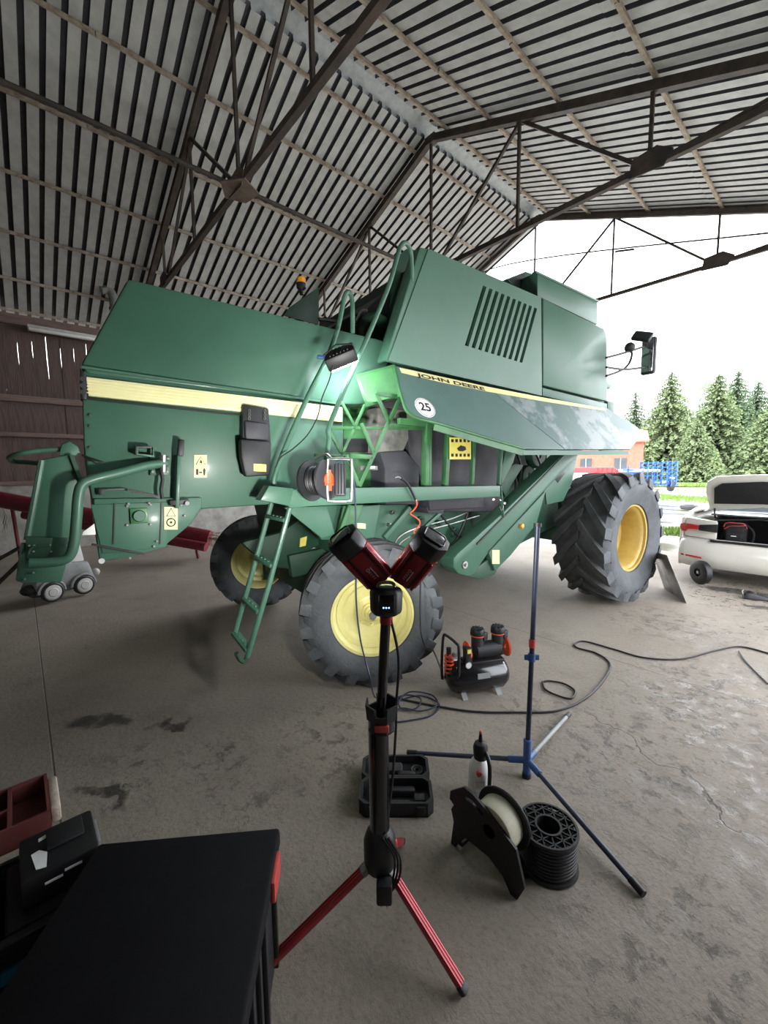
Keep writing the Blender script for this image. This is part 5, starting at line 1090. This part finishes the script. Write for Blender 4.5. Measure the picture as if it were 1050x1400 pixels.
# ------------------------------------------------------------------ red grain auger by the left wall
u0, u1 = CAM+ray(0, 683)*7.7, CAM+ray(262, 731)*8.05
AU = thing('grain_auger', 'long dark red grain auger tube with wire intake guard lying along the plank wall', 'auger', (u1.x, u1.y, 0))
d_ = (u1-u0).normalized(); e0_, e1_ = u0-d_*.8, u1+d_*.35
bw(MB().cyl(e0_, e1_, .15, n=20), 'auger_tube', 'red_paint', AU)
lo_ = Vc((0, 0, -.30)); v0, v1 = CAM+ray(40, 705)*8.0, CAM+ray(282, 748)*7.7
bw(MB().cyl(v0-(v1-v0).normalized()*.1, v1, .085, n=16), 'support_tube', 'red_paint', AU)
bw(MB().cyl(e1_, e1_+d_*.35, .03, n=10), 'screw_shaft', 'steel', AU)
for k in range(9):
    a = k*2*math.pi/9; u_ = d_.orthogonal().normalized(); b_ = d_.cross(u_); o_ = (u_*math.cos(a)+b_*math.sin(a))*.14
    bw(MB().bar(e1_+o_, e1_+o_+d_*.42, .01, .01), 'guard_wire', 'rust', AU)
for k in range(4): bw(MB().tube(ring(e1_+d_*(.08+.11*k), .142, d_, 20), .006, 5, closed=True), 'guard_ring', 'rust', AU)
for pz, pq in ((e0_+d_*1.0, 0), (e1_-d_*.3, 0)): bw(MB().cyl(Vc((pz.x, pz.y, pz.z-.1)), Vc((pz.x, pz.y+.05, .0)), .03, n=8), 'prop', 'red_paint', AU)
mb = MB()
for k in range(7):
    c_ = CAM+ray(6+(k % 2)*2, 690+k*6)*7.85; mb.tube([c_+(RT*(.02 if k % 2 else .008)*math.cos(a)+UP*.055*math.sin(a)+FW*(.008 if k % 2 else .02)*math.cos(a)) for a in [i*math.pi/4 for i in range(8)]], .008, 5, closed=True)
bw(mb, 'chain', 'rust', AU)

# ------------------------------------------------------------------ grey wheeled machine behind the tail board
gw = (G(72, 824)+G(112, 814))/2; gd = (G(112, 814)-G(72, 824)).normalized(); gs = Vc((0, 0, 1)).cross(gd)
GM = thing('floor_cleaner', 'grey plastic floor cleaner on four wheels standing behind the green tail board', 'cleaner', (gw.x, gw.y, 0))
def gp_(a, b, z): return Vc((gw.x, gw.y, z))+gd*a+gs*b
bw(MB().prism([gp_(a, .0, z) for a, z in ((-.34, .18), (-.34, .30), (-.20, .36), (-.10, .60), (.0, .86), (.06, .86), (.06, .50), (.12, .48), (.30, .46), (.36, .26), (.34, .18))], gs*.36), 'body', 'grey_plastic', GM, bevel=.03)
bw(MB().prism([gp_(a, .10, z) for a, z in ((.10, .46), (.30, .46), (.24, .85), (.16, .86))], gs*.16), 'bag', 'white_plastic', GM, bevel=.02)
for a in (-.18, .20):
    for b in (-.03, .39):
        bw(MB().lathe([(.001, .03), (.10, .03), (.11, .035), (.13, .02), (.13, -.03), (.001, -.03)], gp_(a, b, .15), -gs if b < 0 else gs, 26), 'wheel_tire', 'plastic', GM)
        bw(MB().lathe([(.001, .042), (.05, .042), (.06, .034), (.09, .034), (.10, .028)], gp_(a, b, .15), -gs if b < 0 else gs, 26), 'wheel_cap', 'white_wheel', GM)
        bw(MB().tube([gp_(a+.15*math.cos(t), b*.98, .15+.15*math.sin(t)) for t in [math.pi*(i/10) for i in range(11)]], .02, 6), 'wheel_arch', 'grey_plastic', GM)
        bw(MB().lathe([(.001, -.04), (.15, -.04), (.15, .001)], gp_(a, b, .15), (0, 0, 1), 6), 'axle_block', 'plastic', GM) if 0 else None
bw(MB().ball(gp_(-.36, .12, .20), .10, 14, 8, (1, 1, .7)), 'brush_housing', 'plastic', GM); bw(MB().ball(gp_(.40, .05, .28), .055, 12, 8), 'bumper_roller', 'white_wheel', GM)
bw(MB().tube(spline([gp_(.0, .18, .86), gp_(-.02, .18, 1.0), gp_(.02, .10, 1.05)], 5), .018, 8), 'handle', 'plastic', GM)

# ================================================================== outdoors
# grass verge
gb = MB(); random.seed(11)
nx = 80
for j in range(5):
    for i in range(nx+1):
        gb.v.append(Vc((-45+80*i/nx, 42.5+[0, .8, 3.5, 10, 22][j]+random.uniform(-.3, .3), -.05+[0, .13, .18, .25, .3][j]+random.uniform(0, .06))))
for j in range(4):
    for i in range(nx): a = j*(nx+1)+i; gb.f.append((a, a+1, a+nx+2, a+nx+1))
for k in range(5000):
    x_, y_ = random.uniform(-30, 12), 41.6+random.random()**2*12; h_ = random.uniform(.08, .28); s_ = random.uniform(.03, .07)
    gb.add([(x_-s_, y_, .0), (x_+s_, y_, .0), (x_+random.uniform(-.08, .08), y_+random.uniform(-.08, .08), .05+h_)], [(0, 1, 2)])
tag(gb.build('grass_verge', M['grass'], smooth=60), 'bright green grass verge in front of the trees', 'grass', kind='stuff')
gb = MB()
for k in range(500):
    x_, y_ = -2.9+random.gauss(0, .35), 13.0+random.gauss(0, .3); h_ = random.uniform(.05, .2); gb.add([(x_-.02, y_, -.06), (x_+.02, y_, -.06), (x_+random.uniform(-.1, .1), y_+random.uniform(-.1, .1), h_-.05)], [(0, 1, 2)])
for k in range(900):
    x_, y_ = random.uniform(-9, -3.5), 27+random.gauss(0, 1.0); h_ = random.uniform(.05, .22); gb.add([(x_-.04, y_, -.06), (x_+.04, y_, -.06), (x_+random.uniform(-.1, .1), y_, h_-.04)], [(0, 1, 2)])
tag(gb.build('weeds', M['grass'], smooth=0), 'sparse green weeds growing on the wet yard', 'weeds', kind='stuff')
def conifer(at, H_, Rm_, seed, m_, lab, dens=1.0, droop=.35):
    rn = random.Random(seed); T = thing('spruce_tree', lab, 'tree', at, 0, 'spruces beyond the yard')
    MB().tube([(0, 0, -.2), (rn.uniform(-.05, .05), 0, H_*.5), (0, 0, H_)], [H_*.016, H_*.011, .02], 8).build('trunk', M['bark'], T)
    mb = MB(); z = H_*.06
    while z < H_*.985:
        t = z/H_; L0_ = Rm_*(1-t)**.75*(.55+.45*min(1, t/.15)); nb = max(6, int((18 if t < .7 else 10)*dens)); a0 = rn.uniform(0, 6.28)
        for k in range(nb):
            a = a0+k*6.283/nb+rn.uniform(-.25, .25); L_ = L0_*rn.uniform(.65, 1.15)+.12; d = Vc((math.cos(a), math.sin(a), 0)); sd_ = Vc((-d.y, d.x, 0)); ns = 7 if L_ > 1.2 else 4
            zz = z+rn.uniform(-.15, .15); prev = None
            for j in range(ns+1):
                u = j/ns; p_ = d*(L_*u)+Vc((0, 0, zz-droop*L_*u*u*1.1+.15*L_*u)); w_ = (.10+L_*.10)*(1-u*.6)*(.5 if j == 0 else 1)*(.7+.6*rn.random())
                if prev:
                    q0, w0 = prev
                    for s in (-1, 1):
                        tip = (q0+p_)/2+sd_*s*w_*rn.uniform(.8, 1.7)+Vc((0, 0, -rn.uniform(.05, .3)*(.2+.25*L_))); mb.add([q0, p_, tip], [(0, 1, 2)])
                        mb.add([q0, p_, (q0+p_)/2+sd_*s*w_*.5+d*w_*.3+Vc((0, 0, rn.uniform(.0, .14)*L_*.5))], [(0, 1, 2)])
                    hang = (q0+p_)/2+Vc((0, 0, -rn.uniform(.2, .6)*(.25+.2*L_)))+sd_*rn.uniform(-.1, .1); mb.add([q0, p_, hang], [(0, 1, 2)])
                prev = (p_, w_)
        z += H_*(.021 if t < .75 else .017)
    for k in range(4): a = k*1.57; mb.add([(.0, 0, H_+.35), (.07*math.cos(a), .07*math.sin(a), H_-.5), (.07*math.cos(a+1.5), .07*math.sin(a+1.5), H_-.5)], [(0, 1, 2)])
    mb.build('foliage', M[m_], T, smooth=0); return T
def atp(px, py, d): return CAM+ray(px, py)*d
def tree_at(px, ytop, d, Rm_, seed, m_, lab, **k):
    Rm_ *= 1.22
    b = atp(px, 642, d); H_ = atp(px, ytop, d).z; return conifer((b.x, b.y, 0), H_, Rm_, seed, m_, lab, **k)
tree_at(864, 536, 47, 2.2, 1, 'needles', 'slim dark spruce with a thin pointed top behind the harvester shield', dens=.7)
tree_at(911, 510, 44, 3.4, 2, 'needles_light', 'tall pointed spruce beside the brick building')
tree_at(950, 575, 40, 2.2, 3, 'needles_light', 'short bushy light green spruce in front of the taller spruces')
tree_at(975, 512, 46, 3.6, 5, 'needles_light', 'broad tall spruce behind the raised boot lid', dens=1.2)
tree_at(1000, 508, 50, 3.2, 6, 'needles', 'tall dark spruce behind the broad light spruce', dens=1.1)
tree_at(1028, 522, 52, 3.4, 7, 'needles', 'dark spruce farthest back in the row of trees')
tree_at(1052, 545, 40, 3.2, 8, 'needles_light', 'light green spruce beyond the parked car roof', dens=1.1)
tree_at(1090, 520, 46, 3.6, 9, 'needles', 'dark spruce at the end of the tree row by the yard')
# birch with hanging foliage
rn = random.Random(4); bt = atp(957, 642, 55); BT = thing('birch_tree', 'pale green birch with drooping foliage between the spruces', 'tree', (bt.x, bt.y, 0)); Hb = atp(957, 520, 55).z
MB().tube([(0, 0, -.2), (.15, 0, Hb*.4), (0, .1, Hb*.95)], [.16, .11, .03], 8).build('trunk', M['white_wheel'], BT)
mb = MB()
for k in range(420):
    z = Hb*rn.uniform(.35, 1.0); r_ = 2.9*math.sqrt(rn.random())*math.sin(math.pi*min(.97, (z/Hb-.25)/.78)); a = rn.uniform(0, 6.28); p_ = Vc((r_*math.cos(a), r_*math.sin(a), z))
    for j in range(8):
        p2 = p_+Vc((rn.uniform(-.15, .15), rn.uniform(-.15, .15), -.16*j)); s_ = rn.uniform(.07, .16); t_ = rn.uniform(0, 6.28)
        mb.add([p2, p2+Vc((math.cos(t_)*s_, math.sin(t_)*s_, -s_*.4)), p2+Vc((math.cos(t_+1)*s_*.5, math.sin(t_+1)*s_*.5, -s_*1.6))], [(0, 1, 2)])
mb.build('foliage', M['birch_leaf'], BT, smooth=0)
# low shrubs under the trees
for k, (px, lab) in enumerate(((898, 'low leafy shrub at the foot of the tall pointed spruce'), (938, 'low leafy shrub in front of the short bushy spruce'), (978, 'low leafy shrub under the broad spruce behind the boot lid'), (1022, 'low leafy shrub on the verge beyond the parked car'))):
    b = atp(px, 642, 43+(k % 3)); BS = thing('shrub', lab, 'shrub', (b.x, b.y, 0), 0, 'shrubs under the spruces'); mb = MB(); rn = random.Random(50+k)
    for j in range(500):
        a, e_ = rn.uniform(0, 6.28), rn.uniform(0, 1.4); r_ = rn.uniform(.5, 1.1); p_ = Vc((math.cos(a)*math.cos(e_)*r_*1.5, math.sin(a)*math.cos(e_)*r_, .15+math.sin(e_)*r_*1.3)); s_ = rn.uniform(.08, .2)
        mb.add([p_, p_+Vc((rn.uniform(-s_, s_), rn.uniform(-s_, s_), rn.uniform(-s_, s_))), p_+Vc((rn.uniform(-s_, s_), rn.uniform(-s_, s_), -s_))], [(0, 1, 2)])
    mb.build('foliage', M['birch_leaf' if k % 2 else 'needles_light'], BS, smooth=0)
    MB().tube([(0, 0, 0), (.05, 0, 1.0)], [.05, .02], 6).build('stem', M['bark'], BS)
# brick building
e = atp(876, 640, 36); BB = thing('brick_building', 'red brick farm building with low gable roof beyond the yard', 'building', (e.x, e.y, 0), R(20))
MB().box((-4.5, 0, 1.9), (9, 5, 3.8)).build('wall', M['brick'], BB)
MB().prism([(-9.3, -2.8, 3.7), (.35, -2.8, 3.7), (.35, 0, 4.7), (-9.3, 0, 4.7)], (0, 0, .12)).build('roof', M['brick'], BB); MB().prism([(-9.3, 2.8, 3.7), (.35, 2.8, 3.7), (.35, 0, 4.7), (-9.3, 0, 4.7)], (0, 0, .12)).build('roof', M['brick'], BB)
for x_ in (-1.6, -4.2, -6.8):
    wf = MB().box((x_, -2.5, 1.9), (.9, .12, 1.1)).build('window', M['glass'], BB); MB().bar((x_, -2.57, 1.35), (x_, -2.57, 2.45), .06, .05).build('glazing_bar', M['white_wheel'], wf)
MB().box((-4.5, -2.52, .25), (9, .1, .5)).build('plinth', M['concrete_wall'], BB)
# blue implement
e = atp(880, 655, 30); IB = thing('blue_cultivator', 'blue folded cultivator frame with rows of tines on the yard', 'farm implement', (e.x, e.y, -.05), R(35))
MB().box((-1.1, 0, 1.15), (1.5, .8, .9)).build('hopper', M['imp_blue'], IB, bevel=.08)
for i in range(6):
    MB().bar((-.4+.45*i, -.5, .45), (-.4+.45*i, -.5, 2.1), .09, .09).build('upright', M['imp_blue'], IB)
for j in range(6):
    MB().bar((-.45, -.5, .5+.3*j), (2.0, -.5, .5+.3*j), .09, .09).build('cross_beam', M['imp_blue'], IB)
    for i in range(8): MB().tube(spline([(-.35+.3*i, -.5, .5+.3*j), (-.3+.3*i, -.75, .58+.3*j), (-.35+.3*i, -.85, .36+.3*j)], 4), .03, 5).build('tine', M['imp_blue'], IB)
MB().cyl((-2.6, -.6, 1.45), (.8, -.6, 1.45), .12, n=12).build('roller', M['imp_grey'], IB)
for x_ in (.2, 1.6): MB().lathe([(.12, -.1), (.38, -.12), (.4, 0), (.38, .12), (.12, .1)], (x_, -.4, .4), (1, 0, 0), 20, close=True).build('gauge_wheel', M['tire'], IB)
e = atp(900, 663, 30); 
# red implement
e = atp(815, 655, 27); IR = thing('red_trailer', 'red and white farm implement standing behind the large front tire', 'farm implement', (e.x, e.y, -.05), R(30))
MB().prism([(-1.6, 0, .6), (1.2, 0, .6), (1.4, 0, 1.4), (1.0, 0, 1.75), (-1.7, 0, 1.75)], (0, 1.6, 0)).build('body', M['imp_red'], IR, bevel=.06)
MB().prism([(-1.8, -.05, .7), (-.2, -.05, .7), (.0, -.05, 1.2), (-.6, -.05, 1.4), (-1.8, -.05, 1.35)], (0, .1, 0)).build('side_cover', M['white_plastic'], IR, bevel=.03)
for i in range(5): MB().bar((.1+.28*i, -.04, .7), (.1+.28*i, -.04, 1.7), .08, .05).build('rib', M['imp_red'], IR)
for x_ in (-1.0, .6): MB().lathe([(.15, -.14), (.5, -.16), (.55, 0), (.5, .16), (.15, .14)], (x_, -.1, .55), (0, 1, 0), 24, close=True).build('trailer_wheel', M['tire'], IR)
for i in range(4): MB().bar((1.5, -.1, .8+.25*i), (2.1, -.1, .8+.25*i), .1, .1).build('blue_tine_bar', M['imp_blue'], IR)
MB().bar((1.8, -.1, .5), (1.8, -.1, 1.8), .1, .1).build('blue_post', M['imp_blue'], IR)
# small blue-white thing by the verge, old tire on the yard
e = atp(912, 662, 38); PS = thing('pallet_stack', 'small stack of grey and blue crates at the verge by the cultivator', 'crates', (e.x, e.y, -.05), R(30))
for i in range(3): MB().box((.35*i-.3, 0, .3+.05*i), (.33, .6, .5+.12*i)).build('crate', M['imp_grey' if i != 1 else 'imp_blue'], PS, bevel=.02)
e = G(942, 695, 0); OT = tag(MB().lathe([(.17, -.08), (.27, -.09), (.31, -.05), (.31, .05), (.27, .09), (.17, .08)], (e.x, e.y, .05), (0, 0, 1), 28, close=True).build('old_tire', M['tire'], None), 'old black tire lying flat on the wet yard', 'tire')
